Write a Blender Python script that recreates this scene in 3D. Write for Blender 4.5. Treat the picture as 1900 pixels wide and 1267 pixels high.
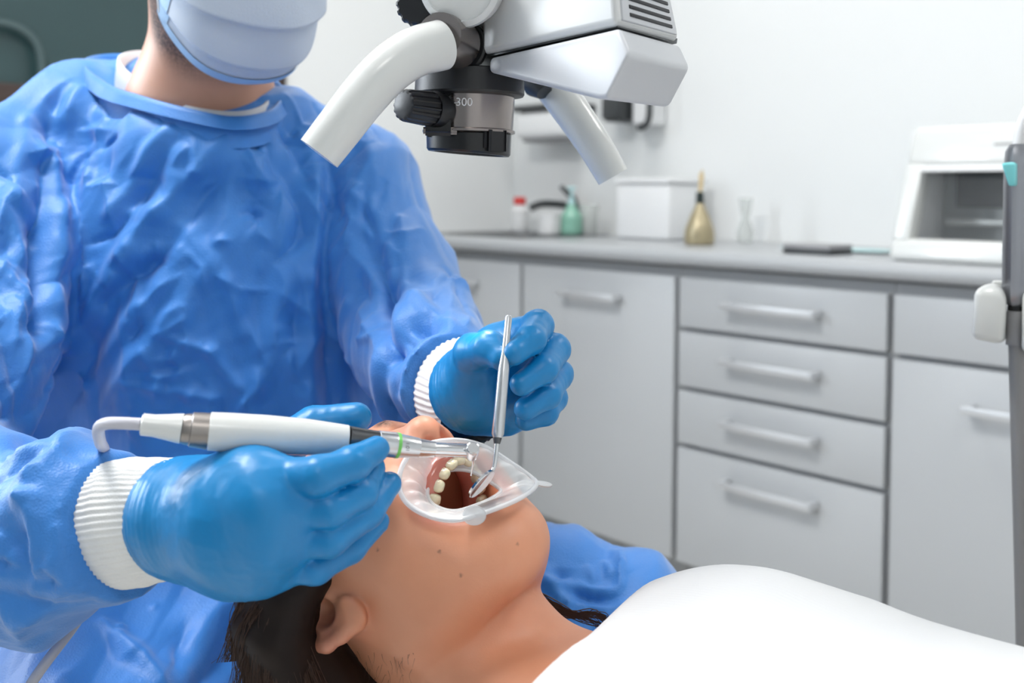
import bpy, bmesh, math, random
import numpy as np
from mathutils import Vector, Matrix

random.seed(7)
RNG = np.random.default_rng(7)
SC = bpy.context.scene
COL = SC.collection
for _o in list(bpy.data.objects):
    bpy.data.objects.remove(_o)

# ------------------------------------------------------------------ camera
FPX, CX, CY = 2000.0, 950.0, 432.5
PITCH, ROLL, CAMH = math.radians(2.08), math.radians(0.43), 1.05
_c, _s, _cr, _sr = math.cos(PITCH), math.sin(PITCH), math.cos(ROLL), math.sin(ROLL)
RIGHT = np.array([1.0, 0, 0]); FWD = np.array([0, _c, -_s]); UP = np.array([0, _s, _c])
CR = RIGHT * _cr + UP * _sr
CU = -RIGHT * _sr + UP * _cr
CAM = np.array([0, 0, CAMH])
cam = bpy.data.cameras.new('camera'); cam_o = bpy.data.objects.new('camera', cam); COL.objects.link(cam_o)
m = Matrix.Identity(4)
for i in range(3):
    m[i][0] = CR[i]; m[i][1] = CU[i]; m[i][2] = -FWD[i]; m[i][3] = CAM[i]
cam_o.matrix_world = m
cam.sensor_width = 36.0; cam.sensor_fit = 'HORIZONTAL'; cam.lens = FPX / 1900 * 36
cam.shift_y = -201.0 / 1900
cam.dof.use_dof = True; cam.dof.focus_distance = 0.75; cam.dof.aperture_fstop = 6.3
cam.clip_start = 0.05
SC.camera = cam_o

def P(px, py, d):
    """world point seen at photo pixel (px, py) at distance d in front of the camera"""
    return CAM + FWD * d + CR * ((px - CX) / FPX * d) - CU * ((py - CY) / FPX * d)
def proj(p):
    q = np.asarray(p) - CAM
    d = q @ FWD
    return CX + FPX * (q @ CR) / d, CY - FPX * (q @ CU) / d

# ------------------------------------------------------------------ world, light, exposure
w = bpy.data.worlds.new('world'); SC.world = w; w.use_nodes = True
w.node_tree.nodes['Background'].inputs[0].default_value = (0.85, 0.92, 1.0, 1)
w.node_tree.nodes['Background'].inputs[1].default_value = 1.0
SC.view_settings.view_transform = 'Standard'; SC.view_settings.look = 'None'
SC.view_settings.gamma = 1; SC.view_settings.use_curve_mapping = False
SC.view_settings.exposure = -0.02
SC.cycles.max_bounces = 8; SC.cycles.caustics_reflective = False; SC.cycles.caustics_refractive = False
SC.cycles.sample_clamp_indirect = 6.0

# room frame: s along the counter from the far corner, t out from the counter wall
PHI = math.radians(49.0)
UD = np.array([math.cos(PHI), -math.sin(PHI), 0]); ND = np.array([-math.sin(PHI), -math.cos(PHI), 0])
CORNER = np.array([0.009, 4.110, 0.0])
def RM(s, t, z):
    return CORNER + UD * s + ND * t + np.array([0, 0, z])
ROOM_S, ROOM_T, ROOM_H = 5.0, 4.6, 2.75
S0 = 0.698          # s of the first cabinet boundary
CAB_T = 0.58        # cabinet front distance from wall

# ceiling LED panels (s, t, power)
LED = [(1.75, 2.7, 3.9), (1.15, .95, 1.0), (3.2, 1.0, 1.25), (3.9, 3.3, .8)]
LED_STRENGTH = 11.0
WINDOW_POWER = 85.0

# ------------------------------------------------------------------ helpers: objects
def tag(o, label=None, cat=None, group=None, kind=None):
    if label: o['label'] = label
    if cat: o['category'] = cat
    if group: o['group'] = group
    if kind: o['kind'] = kind
    return o
ORG = {}
def link(name, data, parent, origin):
    o = bpy.data.objects.new(name, data); COL.objects.link(o)
    origin = np.asarray(origin, float)
    if parent is not None:
        o.parent = parent; o.location = origin - ORG[parent.name]
    else:
        o.location = origin
    ORG[o.name] = origin
    return o
def thing(name, origin, label, cat, group=None):
    o = link(name, None, None, origin); o.empty_display_size = 0.05
    return tag(o, label, cat, group)
def meshobj(name, V, F, mat, parent=None, origin=None, smooth=True, colors=None):
    V = np.asarray(V, float)
    if origin is None:
        origin = (V.min(0) + V.max(0)) / 2; origin[2] = V[:, 2].min()
        if parent is not None: origin = (V.min(0) + V.max(0)) / 2
    me = bpy.data.meshes.new(name)
    if isinstance(F, np.ndarray) and F.ndim == 2:
        nf, k_ = F.shape; me.vertices.add(len(V)); me.vertices.foreach_set('co', (V - np.asarray(origin)).astype(np.float32).ravel())
        me.loops.add(nf * k_); me.loops.foreach_set('vertex_index', F.astype(np.int32).ravel())
        me.polygons.add(nf); me.polygons.foreach_set('loop_start', np.arange(0, nf * k_, k_, dtype=np.int32)); me.update(calc_edges=True)
    else:
        me.from_pydata((V - np.asarray(origin)).tolist(), [], [list(map(int, f)) for f in F]); me.update()
    if smooth: me.polygons.foreach_set('use_smooth', [True] * len(me.polygons))
    if colors is not None:
        at = me.attributes.new('zone', 'FLOAT_COLOR', 'POINT')
        at.data.foreach_set('color', np.asarray(colors, np.float32).ravel())
    if mat is not None: me.materials.append(mat)
    return link(name, me, parent, origin)
def bmobj(name, bm, mat, parent=None, smooth=True, angle=0.6):
    bmesh.ops.recalc_face_normals(bm, faces=bm.faces[:])
    V = np.array([v.co[:] for v in bm.verts]); bm.verts.index_update()
    F = [[v.index for v in f.verts] for f in bm.faces]
    bm.free()
    o = meshobj(name, V, F, mat, parent, None, smooth)
    if smooth: sharp(o, angle)
    return o
def sharp(o, angle=0.6):
    bm = bmesh.new(); bm.from_mesh(o.data)
    for e in bm.edges:
        if len(e.link_faces) == 2 and e.calc_face_angle(0) > angle: e.smooth = False
    bm.to_mesh(o.data); bm.free()
def obox(o, ax, ay, az, size, bevel=0.0, seg=2):
    """bmesh box: centre o, unit axes, full sizes"""
    bm = bmesh.new(); bmesh.ops.create_cube(bm, size=1)
    for v in bm.verts:
        v.co = Vector(np.asarray(o) + np.asarray(ax) * v.co.x * size[0] + np.asarray(ay) * v.co.y * size[1] + np.asarray(az) * v.co.z * size[2])
    if bevel: bmesh.ops.bevel(bm, geom=bm.edges[:], offset=bevel, segments=seg, profile=0.5, affect='EDGES')
    return bm
ZD = np.array([0, 0, 1.0])
def rbox(s0, s1, t0, t1, z0, z1, bevel=0.0, seg=2):
    return obox(RM((s0 + s1) / 2, (t0 + t1) / 2, (z0 + z1) / 2), UD, -ND, ZD, (s1 - s0, t1 - t0, z1 - z0), bevel, seg)
def norm(v):
    v = np.asarray(v, float); return v / (np.linalg.norm(v) + 1e-12)
def frames(pts):
    pts = np.asarray(pts, float); n = len(pts)
    T = np.zeros_like(pts); T[1:-1] = pts[2:] - pts[:-2]; T[0] = pts[1] - pts[0]; T[-1] = pts[-1] - pts[-2]
    T /= np.linalg.norm(T, axis=1)[:, None] + 1e-12
    a = np.array([0, 0, 1.0]) if abs(T[0][2]) < .9 else np.array([1.0, 0, 0])
    N = [norm(a - T[0] * (a @ T[0]))]
    for i in range(1, n):
        v = N[-1] - T[i] * (N[-1] @ T[i]); N.append(norm(v))
    N = np.array(N); return T, N, np.cross(T, N)
def spline(pts, n):
    """Catmull-Rom through points (any dimension)"""
    pts = np.asarray(pts, float); k = len(pts)
    if k == 2: return pts[0] + (pts[1] - pts[0]) * np.linspace(0, 1, n)[:, None]
    e = np.vstack([2 * pts[0] - pts[1], pts, 2 * pts[-1] - pts[-2]])
    u = np.linspace(0, k - 1 - 1e-9, n); i = u.astype(int); f = (u - i)[:, None]
    p0, p1, p2, p3 = e[i], e[i + 1], e[i + 2], e[i + 3]
    return .5 * ((2 * p1) + (-p0 + p2) * f + (2 * p0 - 5 * p1 + 4 * p2 - p3) * f ** 2 + (-p0 + 3 * p1 - 3 * p2 + p3) * f ** 3)
def closed_spline(pts, n):
    pts = np.asarray(pts, float); k = len(pts)
    u = np.linspace(0, k, n, endpoint=False); i = u.astype(int); f = (u - i)[:, None]
    p0, p1, p2, p3 = pts[(i - 1) % k], pts[i % k], pts[(i + 1) % k], pts[(i + 2) % k]
    return .5 * ((2 * p1) + (-p0 + p2) * f + (2 * p0 - 5 * p1 + 4 * p2 - p3) * f ** 2 + (-p0 + 3 * p1 - 3 * p2 + p3) * f ** 3)
def tube(pts, rad, seg=16, cap=True, closed=False, radial=None, up=None, squash=1.0):
    pts = np.asarray(pts, float); n = len(pts)
    rad = np.full(n, rad) if np.isscalar(rad) else np.asarray(rad, float)
    if closed:
        T = np.roll(pts, -1, 0) - np.roll(pts, 1, 0); T /= np.linalg.norm(T, axis=1)[:, None]
        c = pts.mean(0); N = pts - c; N -= T * (N * T).sum(1)[:, None]; N /= np.linalg.norm(N, axis=1)[:, None]; B = np.cross(T, N)
    else:
        T, N, B = frames(pts)
        if up is not None:
            up = np.asarray(up, float); N = up - T * (T @ up)[:, None]; N /= np.linalg.norm(N, axis=1)[:, None]; B = np.cross(T, N)
    a = np.linspace(0, 2 * math.pi, seg, endpoint=False)
    V = []
    for i in range(n):
        r = rad[i] * (np.ones(seg) if radial is None else radial(a, i / max(1, n - 1)))
        V.append(pts[i] + (np.cos(a) * r)[:, None] * N[i] + (np.sin(a) * r * squash)[:, None] * B[i])
    V = np.concatenate(V); F = []
    for i in range(n if closed else n - 1):
        j = (i + 1) % n
        for k in range(seg):
            l = (k + 1) % seg
            F.append((i * seg + k, i * seg + l, j * seg + l, j * seg + k))
    if cap and not closed:
        F.append(tuple(range(seg))[::-1]); F.append(tuple((n - 1) * seg + k for k in range(seg)))
    return V, F
def lathe(base, axis, prof, seg=32, radial=None, up=None):
    """prof: list of (h along axis, radius)"""
    axis = norm(axis); pts = [np.asarray(base) + axis * h for h, r in prof]
    a0 = np.asarray(up, float) if up is not None else (ZD if abs(axis[2]) < .9 else np.array([1.0, 0, 0]))
    N = norm(a0 - axis * (a0 @ axis)); B = np.cross(axis, N)
    a = np.linspace(0, 2 * math.pi, seg, endpoint=False); V = []
    for (h, r), p in zip(prof, pts):
        rr = r * (np.ones(seg) if radial is None else radial(a, h))
        V.append(p + (np.cos(a) * rr)[:, None] * N + (np.sin(a) * rr)[:, None] * B)
    n = len(prof); V = np.concatenate(V); F = []
    for i in range(n - 1):
        for k in range(seg):
            l = (k + 1) % seg
            F.append((i * seg + k, i * seg + l, (i + 1) * seg + l, (i + 1) * seg + k))
    F.append(tuple(range(seg))[::-1]); F.append(tuple((n - 1) * seg + k for k in range(seg)))
    return V, F
def tubeobj(name, pts, rad, mat, parent=None, ang=0.7, **k):
    V, F = tube(pts, rad, **k); o = meshobj(name, V, F, mat, parent); sharp(o, ang); return o
def latheobj(name, base, axis, prof, mat, parent=None, ang=0.5, **k):
    V, F = lathe(base, axis, prof, **k); o = meshobj(name, V, F, mat, parent); sharp(o, ang); return o
def hullobj(name, pts, mat, parent=None, bevel=0.0, seg=3):
    bm = bmesh.new()
    for p in pts: bm.verts.new(Vector(p))
    r = bmesh.ops.convex_hull(bm, input=bm.verts[:])
    bmesh.ops.delete(bm, geom=[v for v in bm.verts if not v.link_faces], context='VERTS')
    bmesh.ops.dissolve_limit(bm, angle_limit=0.06, verts=bm.verts[:], edges=bm.edges[:])
    if bevel: bmesh.ops.bevel(bm, geom=bm.edges[:], offset=bevel, segments=seg, profile=0.5, affect='EDGES', clamp_overlap=True)
    return bmobj(name, bm, mat, parent, True, 0.7)

# ------------------------------------------------------------------ helpers: materials
def lin(c):
    return tuple((x / 12.92 if x <= .04045 else ((x + .055) / 1.055) ** 2.4) for x in [v / 255 for v in c])
def setp(b, **k):
    for n, v in k.items():
        n = n.replace('_', ' ')
        if n in b.inputs: b.inputs[n].default_value = v
def mat(name, rgb, rough=0.5, metal=0.0, bump=None, noise=None, **k):
    """rgb in 0..255 sRGB albedo; bump=(scale, strength, detail); noise=(scale, amount) colour mottling"""
    mt = bpy.data.materials.new(name); mt.use_nodes = True
    nt = mt.node_tree; b = nt.nodes['Principled BSDF']
    c = lin(rgb) + (1,)
    setp(b, Base_Color=c, Roughness=rough, Metallic=metal, **k)
    tc = nt.nodes.new('ShaderNodeTexCoord')
    if noise:
        n = nt.nodes.new('ShaderNodeTexNoise'); n.inputs['Scale'].default_value = noise[0]; n.inputs['Detail'].default_value = 4
        r = nt.nodes.new('ShaderNodeMix'); r.data_type = 'RGBA'
        r.inputs[6].default_value = tuple(x * (1 - noise[1]) for x in c[:3]) + (1,)
        r.inputs[7].default_value = tuple(min(1, x * (1 + noise[1])) for x in c[:3]) + (1,)
        nt.links.new(tc.outputs['Object'], n.inputs['Vector']); nt.links.new(n.outputs['Fac'], r.inputs[0]); nt.links.new(r.outputs[2], b.inputs['Base Color'])
    if bump:
        n = nt.nodes.new('ShaderNodeTexNoise'); n.inputs['Scale'].default_value = bump[0]; n.inputs['Detail'].default_value = bump[2] if len(bump) > 2 else 3
        u = nt.nodes.new('ShaderNodeBump'); u.inputs['Strength'].default_value = bump[1]; u.inputs['Distance'].default_value = 0.001
        nt.links.new(tc.outputs['Object'], n.inputs['Vector']); nt.links.new(n.outputs['Fac'], u.inputs['Height']); nt.links.new(u.outputs['Normal'], b.inputs['Normal'])
    return mt
def nodes(mt):
    return mt.node_tree, mt.node_tree.nodes['Principled BSDF']

M = {}
M['wall'] = mat('white_paint', (236, 238, 238), .75, bump=(60, .08))
M['wallgrey'] = mat('soft_grey_paint', (150, 156, 160), .75, bump=(60, .08))
M['ceiling'] = mat('ceiling_paint', (240, 240, 240), .8, bump=(40, .05))
M['floor'] = mat('floor_vinyl', (205, 202, 196), .45, noise=(6, .05))
M['cabinet'] = mat('grey_laminate', (184, 187, 190), .38, noise=(3, .02))
M['carcass'] = mat('grey_carcass', (156, 158, 160), .55)
M['toekick'] = mat('toekick_grey', (158, 160, 161), .5)
M['worktop'] = mat('grey_worktop', (172, 175, 178), .35, noise=(180, .06))
M['alu'] = mat('brushed_aluminium', (206, 208, 211), .42, .5, bump=(300, .05))
M['steel'] = mat('sink_steel', (150, 152, 152), .25, 1.0)
M['chrome'] = mat('chrome', (215, 216, 218), .12, 1.0)
M['white'] = mat('white_plastic', (236, 237, 238), .35)
M['whitegloss'] = mat('white_gloss', (222, 224, 222), .25, Coat_Weight=.3)
M['scope'] = mat('microscope_white', (218, 220, 220), .3, bump=(400, .02))
M['scopegrey'] = mat('microscope_grey', (200, 203, 208), .35, bump=(400, .02))
M['black'] = mat('black_plastic', (24, 25, 28), .42, bump=(500, .05))
M['blackgloss'] = mat('black_anodised', (14, 15, 18), .3)
M['smoke'] = mat('smoked_metal', (150, 142, 139), .24, .9)
M['dark'] = mat('dark_grey_plastic', (60, 63, 65), .4)
M['brown'] = mat('dark_brown_wood', (62, 48, 44), .45, noise=(20, .15))
M['tealglass'] = mat('dark_teal_glass', (52, 75, 77), .25, noise=(1.2, .12))
M['teal'] = mat('teal_plastic', (130, 222, 226), .35)
M['red'] = mat('red_cap', (225, 70, 66), .4)
M['green'] = mat('green_liquid', (140, 192, 172), .2)
M['gold'] = mat('gold_mercury_glass', (168, 156, 126), .3, .35, noise=(30, .2))
M['darkgreen'] = mat('bottle_neck_dark', (24, 40, 36), .3)
M['wood'] = mat('pale_reed', (214, 190, 140), .6)
M['greyplastic'] = mat('warm_grey_plastic', (150, 150, 152), .4)
M['tealbag'] = mat('pale_teal_film', (190, 226, 228), .3)
M['vent'] = mat('vent_black', (20, 22, 28), .6)
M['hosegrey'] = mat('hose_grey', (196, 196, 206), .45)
M['hosedark'] = mat('hose_shadow_grey', (140, 140, 140), .5)  # one even mid grey for the suction hose
M['suction'] = mat('suction_metal', (150, 152, 158), .3, .8)
M['glassclear'] = mat('clear_glass', (235, 240, 238), .05, Transmission_Weight=.9, IOR=1.2)
M['leather'] = mat('chair_upholstery', (120, 124, 130), .45, bump=(200, .1))
M['print'] = mat('white_print', (225, 226, 228), .5)
M['printdark'] = mat('dark_print', (70, 72, 74), .5)
M['ledring'] = mat('green_ring', (120, 205, 100), .3)
M['trouser'] = mat('navy_trouser', (40, 50, 70), .8)
M['hairdark'] = mat('dark_brown_hair', (30, 20, 16), .55, noise=(60, .35), Specular_IOR_Level=.25)
M['motorsteel'] = mat('motor_steel', (158, 152, 148), .36, 1.0, bump=(200, .03))
M['satin'] = mat('satin_steel', (205, 207, 210), .28, 1.0)
M['graphite'] = mat('graphite_metal', (96, 98, 100), .32, .9)

def emis(name, rgb, strength):
    mt = bpy.data.materials.new(name); mt.use_nodes = True
    b = mt.node_tree.nodes['Principled BSDF']
    setp(b, Base_Color=(.9, .9, .9, 1), Emission_Color=rgb + (1,), Emission_Strength=strength); return mt

def gown_mat(name, rgb, dots=True):
    mt = mat(name, rgb, .5, Sheen_Weight=.35, Sheen_Roughness=.45)
    nt, b = nodes(mt)
    tc = nt.nodes.new('ShaderNodeTexCoord')
    n1 = nt.nodes.new('ShaderNodeTexNoise'); n1.noise_type = 'RIDGED_MULTIFRACTAL'; n1.inputs['Scale'].default_value = 16; n1.inputs['Detail'].default_value = 4; n1.inputs['Distortion'].default_value = .5
    n2 = nt.nodes.new('ShaderNodeTexVoronoi'); n2.inputs['Scale'].default_value = 620; n2.feature = 'F1'
    mpg = nt.nodes.new('ShaderNodeMapping'); mpg.inputs['Rotation'].default_value = (0, .55, 0); mpg.inputs['Scale'].default_value = (1.5, 1.2, .6); nt.links.new(tc.outputs['Object'], mpg.inputs['Vector']); nt.links.new(mpg.outputs['Vector'], n1.inputs['Vector']); nt.links.new(tc.outputs['Object'], n2.inputs['Vector'])
    b1 = nt.nodes.new('ShaderNodeBump'); b1.inputs['Strength'].default_value = .5; b1.inputs['Distance'].default_value = .004
    b2 = nt.nodes.new('ShaderNodeBump'); b2.inputs['Strength'].default_value = .25; b2.inputs['Distance'].default_value = .0008
    nt.links.new(n1.outputs['Fac'], b1.inputs['Height']); nt.links.new(n2.outputs['Distance'], b2.inputs['Height'])
    nt.links.new(b1.outputs['Normal'], b2.inputs['Normal']); nt.links.new(b2.outputs['Normal'], b.inputs['Normal'])
    return mt
M['gown'] = gown_mat('blue_nonwoven', (54, 130, 210))
M['glove'] = mat('blue_nitrile', (8, 128, 192), .38, bump=(140, .25, 5), Subsurface_Weight=.0)
M['cuff'] = mat('white_knit', (236, 236, 234), .9, bump=(900, .5), Sheen_Weight=.3)
M['shirt'] = mat('white_rib_knit', (230, 231, 232), .85, Sheen_Weight=.2)
_nt, _b = nodes(M['shirt'])
_tc = _nt.nodes.new('ShaderNodeTexCoord'); _wv = _nt.nodes.new('ShaderNodeTexWave'); _wv.inputs['Scale'].default_value = 95; _wv.bands_direction = 'Y'
_mp = _nt.nodes.new('ShaderNodeMapping'); _mp.inputs['Rotation'].default_value = (0, 0, .65)
_bp = _nt.nodes.new('ShaderNodeBump'); _bp.inputs['Strength'].default_value = .12; _bp.inputs['Distance'].default_value = .001
_nt.links.new(_tc.outputs['Object'], _mp.inputs['Vector']); _nt.links.new(_mp.outputs['Vector'], _wv.inputs['Vector']); _nt.links.new(_wv.outputs['Fac'], _bp.inputs['Height']); _nt.links.new(_bp.outputs['Normal'], _b.inputs['Normal'])
M['undershirt'] = mat('pale_undershirt', (222, 224, 230), .85, bump=(300, .2))
M['mask'] = mat('mask_nonwoven', (200, 211, 226), .75, bump=(500, .3), Sheen_Weight=.2)
M['maskedge'] = mat('mask_binding', (170, 204, 236), .7, bump=(700, .6))
M['tooth'] = mat('tooth_enamel', (232, 212, 180), .18, Subsurface_Weight=.15, Coat_Weight=.4)
M['gum'] = mat('pink_gum', (196, 112, 96), .25, noise=(120, .12), Coat_Weight=.5)
M['iris'] = mat('brown_iris', (70, 45, 30), .2)
M['eyewhite'] = mat('eye_white', (235, 232, 228), .2)

def skin_mat(name, rgb, red, hair):
    """zone.r -> mouth lining, zone.g -> short facial hair, zone.b -> flush"""
    mt = mat(name, rgb, .46, Subsurface_Weight=.07, Subsurface_Scale=.012)
    nt, b = nodes(mt)
    b.inputs['Subsurface Radius'].default_value = (1.0, .35, .2)
    tc = nt.nodes.new('ShaderNodeTexCoord')
    at = nt.nodes.new('ShaderNodeAttribute'); at.attribute_name = 'zone'
    sep = nt.nodes.new('ShaderNodeSeparateColor'); nt.links.new(at.outputs['Color'], sep.inputs[0])
    n = nt.nodes.new('ShaderNodeTexNoise'); n.inputs['Scale'].default_value = 45; n.inputs['Detail'].default_value = 5
    nt.links.new(tc.outputs['Object'], n.inputs['Vector'])
    c = np.array(lin(rgb))
    def mix(a, bcol, fac):
        x = nt.nodes.new('ShaderNodeMix'); x.data_type = 'RGBA'
        if isinstance(a, tuple): x.inputs[6].default_value = a
        else: nt.links.new(a, x.inputs[6])
        x.inputs[7].default_value = bcol
        nt.links.new(fac, x.inputs[0]); return x.outputs[2]
    o = mix(tuple(c * np.array([.94, .9, .88])) + (1,), tuple(np.minimum(1, c * np.array([1.05, 1.08, 1.1]))) + (1,), n.outputs['Fac'])
    o = mix(o, lin((206, 134, 120)) + (1,), sep.outputs[2])
    # beard: modulated by fine noise so it reads as stubble
    n2 = nt.nodes.new('ShaderNodeTexNoise'); n2.inputs['Scale'].default_value = 420; n2.inputs['Detail'].default_value = 2
    nt.links.new(tc.outputs['Object'], n2.inputs['Vector'])
    mr = nt.nodes.new('ShaderNodeMapRange'); mr.inputs[1].default_value = .3; mr.inputs[2].default_value = .62; mr.inputs[3].default_value = .55; mr.inputs[4].default_value = 1.0
    nt.links.new(n2.outputs['Fac'], mr.inputs[0])
    mu = nt.nodes.new('ShaderNodeMath'); mu.operation = 'MULTIPLY'; nt.links.new(mr.outputs[0], mu.inputs[0]); nt.links.new(sep.outputs[1], mu.inputs[1])
    o = mix(o, lin(hair) + (1,), mu.outputs[0])
    o = mix(o, lin(red) + (1,), sep.outputs[0])
    nt.links.new(o, b.inputs['Base Color'])
    bp = nt.nodes.new('ShaderNodeBump'); bp.inputs['Strength'].default_value = .12; bp.inputs['Distance'].default_value = .0006
    n3 = nt.nodes.new('ShaderNodeTexNoise'); n3.inputs['Scale'].default_value = 900; nt.links.new(tc.outputs['Object'], n3.inputs['Vector'])
    nt.links.new(n3.outputs['Fac'], bp.inputs['Height']); nt.links.new(bp.outputs['Normal'], b.inputs['Normal'])
    return mt
M['skin'] = skin_mat('skin_patient', (216, 150, 116), (196, 122, 92), (58, 40, 32))
M['skin2'] = skin_mat('skin_dentist', (216, 164, 138), (150, 74, 60), (52, 42, 38))

def film_mat(name, rgb, alpha, rough=.25):
    mt = mat(name, rgb, rough, Coat_Weight=.3); nt, b = nodes(mt); setp(b, Alpha=alpha); return mt
M['film'] = film_mat('retractor_silicone', (238, 240, 242), .58)
M['filmring'] = film_mat('retractor_ring', (240, 243, 246), .62)
M['paleglass'] = film_mat('pale_glass', (226, 230, 228), .4, .1)
M['paneglass'] = film_mat('clear_pane', (210, 216, 218), .05, .05)

# ------------------------------------------------------------------ helpers: implicit surfaces
def smin(a, b, k):
    if k <= 0: return np.minimum(a, b)
    h = np.maximum(k - np.abs(a - b), 0) / k
    return np.minimum(a, b) - h * h * k * .25
def smax(a, b, k): return -smin(-a, -b, k)
class SDF:
    def __init__(self): self.ops = []
    def _add(self, kind, fn, lo, hi, k):
        pad = k + .02
        self.ops.append((kind, fn, np.asarray(lo) - pad, np.asarray(hi) + pad, k)); return self
    def cone(self, a, b, ra, rb, k=.02, sub=False):
        a = np.asarray(a, np.float32); b = np.asarray(b, np.float32); ab = b - a; L = float(ab @ ab) + 1e-12
        def fn(x, y, z):
            px, py, pz = x - a[0], y - a[1], z - a[2]
            t = np.clip((px * ab[0] + py * ab[1] + pz * ab[2]) / L, 0, 1)
            return np.sqrt((px - t * ab[0]) ** 2 + (py - t * ab[1]) ** 2 + (pz - t * ab[2]) ** 2) - (ra + (rb - ra) * t)
        r = max(ra, rb)
        return self._add('sub' if sub else 'add', fn, np.minimum(a, b) - r, np.maximum(a, b) + r, k)
    def chain(self, pts, rad, k=.02, sub=False):
        for i in range(len(pts) - 1): self.cone(pts[i], pts[i + 1], rad[i], rad[i + 1], k, sub)
        return self
    def ell(self, c, r, k=.02, R=None, sub=False):
        c = np.asarray(c, np.float32); r = np.asarray(r, np.float32)
        R = np.eye(3, dtype=np.float32) if R is None else np.asarray(R, np.float32)   # columns = axes
        def fn(x, y, z):
            px, py, pz = x - c[0], y - c[1], z - c[2]
            q = [px * R[0, i] + py * R[1, i] + pz * R[2, i] for i in range(3)]
            k0 = np.sqrt((q[0] / r[0]) ** 2 + (q[1] / r[1]) ** 2 + (q[2] / r[2]) ** 2) + 1e-9
            k1 = np.sqrt((q[0] / r[0] ** 2) ** 2 + (q[1] / r[1] ** 2) ** 2 + (q[2] / r[2] ** 2) ** 2) + 1e-9
            return k0 * (k0 - 1) / k1
        e = np.abs(R) @ r
        return self._add('sub' if sub else 'add', fn, c - e, c + e, k)
    def half(self, p, n, k=.0):
        """cut away everything on the +n side of the plane"""
        p = np.asarray(p, np.float32); n = norm(n).astype(np.float32)
        self.ops.append(('cut', lambda x, y, z: (x - p[0]) * n[0] + (y - p[1]) * n[1] + (z - p[2]) * n[2], None, None, k)); return self
    def slice(self, p, n, r, k=.003):
        """flat cut on the +n side, only within radius r of p"""
        p = np.asarray(p, np.float32); n = norm(n).astype(np.float32); c = p + n * r * .9
        def fn(x, y, z):
            pl = (x - p[0]) * n[0] + (y - p[1]) * n[1] + (z - p[2]) * n[2]
            return np.maximum(-pl, np.sqrt((x - c[0]) ** 2 + (y - c[1]) ** 2 + (z - c[2]) ** 2) - r)
        return self._add('sub', fn, c - r, c + r, k)
    def group(self, pts, rad, kin, kout):
        """a finger: cones blended with kin, joined to the rest with kout"""
        sub = SDF(); sub.chain(pts, rad, kin)
        fns = [o[1] for o in sub.ops]
        def fn(x, y, z):
            d = fns[0](x, y, z)
            for f_ in fns[1:]: d = smin(d, f_(x, y, z), kin)
            return d
        pts = np.asarray(pts); r = max(rad)
        return self._add('add', fn, pts.min(0) - r, pts.max(0) + r, kout)
    def eval(self, Q):
        Q = np.asarray(Q, np.float32); x, y, z = Q[:, 0], Q[:, 1], Q[:, 2]
        D = np.full(len(Q), 1.0, np.float32)
        for kind, fn, lo, hi, k in self.ops:
            d = fn(x, y, z)
            D = smin(D, d, k) if kind == 'add' else smax(D, -d, k) if kind == 'sub' else smax(D, d, k)
        return D
    def mesh(self, h, lo=None, hi=None, post=None):
        if lo is None:
            A = [o for o in self.ops if o[0] == 'add']
            lo = np.min([o[2] for o in A], 0); hi = np.max([o[3] for o in A], 0)
        lo = np.asarray(lo, float); hi = np.asarray(hi, float)
        n = np.ceil((hi - lo) / h).astype(int) + 1
        ax = [(lo[i] + h * np.arange(n[i])).astype(np.float32) for i in range(3)]
        D = np.full(n, 1.0, np.float32)
        for kind, fn, l, u, k in self.ops:
            if l is None: sl = (slice(None),) * 3
            else:
                i0 = np.clip(np.floor((l - lo) / h).astype(int), 0, n); i1 = np.clip(np.ceil((u - lo) / h).astype(int) + 1, 0, n)
                if (i1 <= i0).any(): continue
                sl = tuple(slice(i0[i], i1[i]) for i in range(3))
            d = fn(ax[0][sl[0]][:, None, None], ax[1][sl[1]][None, :, None], ax[2][sl[2]][None, None, :])
            D[sl] = smin(D[sl], d, k) if kind == 'add' else smax(D[sl], -d, k) if kind == 'sub' else smax(D[sl], d, k)
        return surface_nets(D, lo, h)
    def hit(self, px, py, near=.3, far=1.8, to_local=None):
        """march the viewing ray of a photo pixel to the surface"""
        o = CAM; d = P(px, py, 1.0) - CAM; d = d / np.linalg.norm(d); t = near
        for _ in range(120):
            q = o + d * t
            v = float(self.eval((q if to_local is None else to_local(q))[None])[0])
            if v < 4e-4: return q
            t += max(v * .8, 4e-4)
            if t > far: break
        return None
def hits(S, px, py, near=.35, far=1.7):
    """vectorised SDF.hit; rows of nan where nothing is met"""
    d = np.stack([P(x, y, 1.0) - CAM for x, y in zip(px, py)]); d /= np.linalg.norm(d, axis=1)[:, None]
    t = np.full(len(d), near); ok = np.zeros(len(d), bool)
    for _ in range(110):
        v = S.eval(CAM + d * t[:, None]).astype(float); ok = v < 6e-4; t = np.where(ok, t, t + np.maximum(v * .8, 5e-4))
    q = CAM + d * t[:, None]; q[~ok | (t > far)] = np.nan; return q
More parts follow.
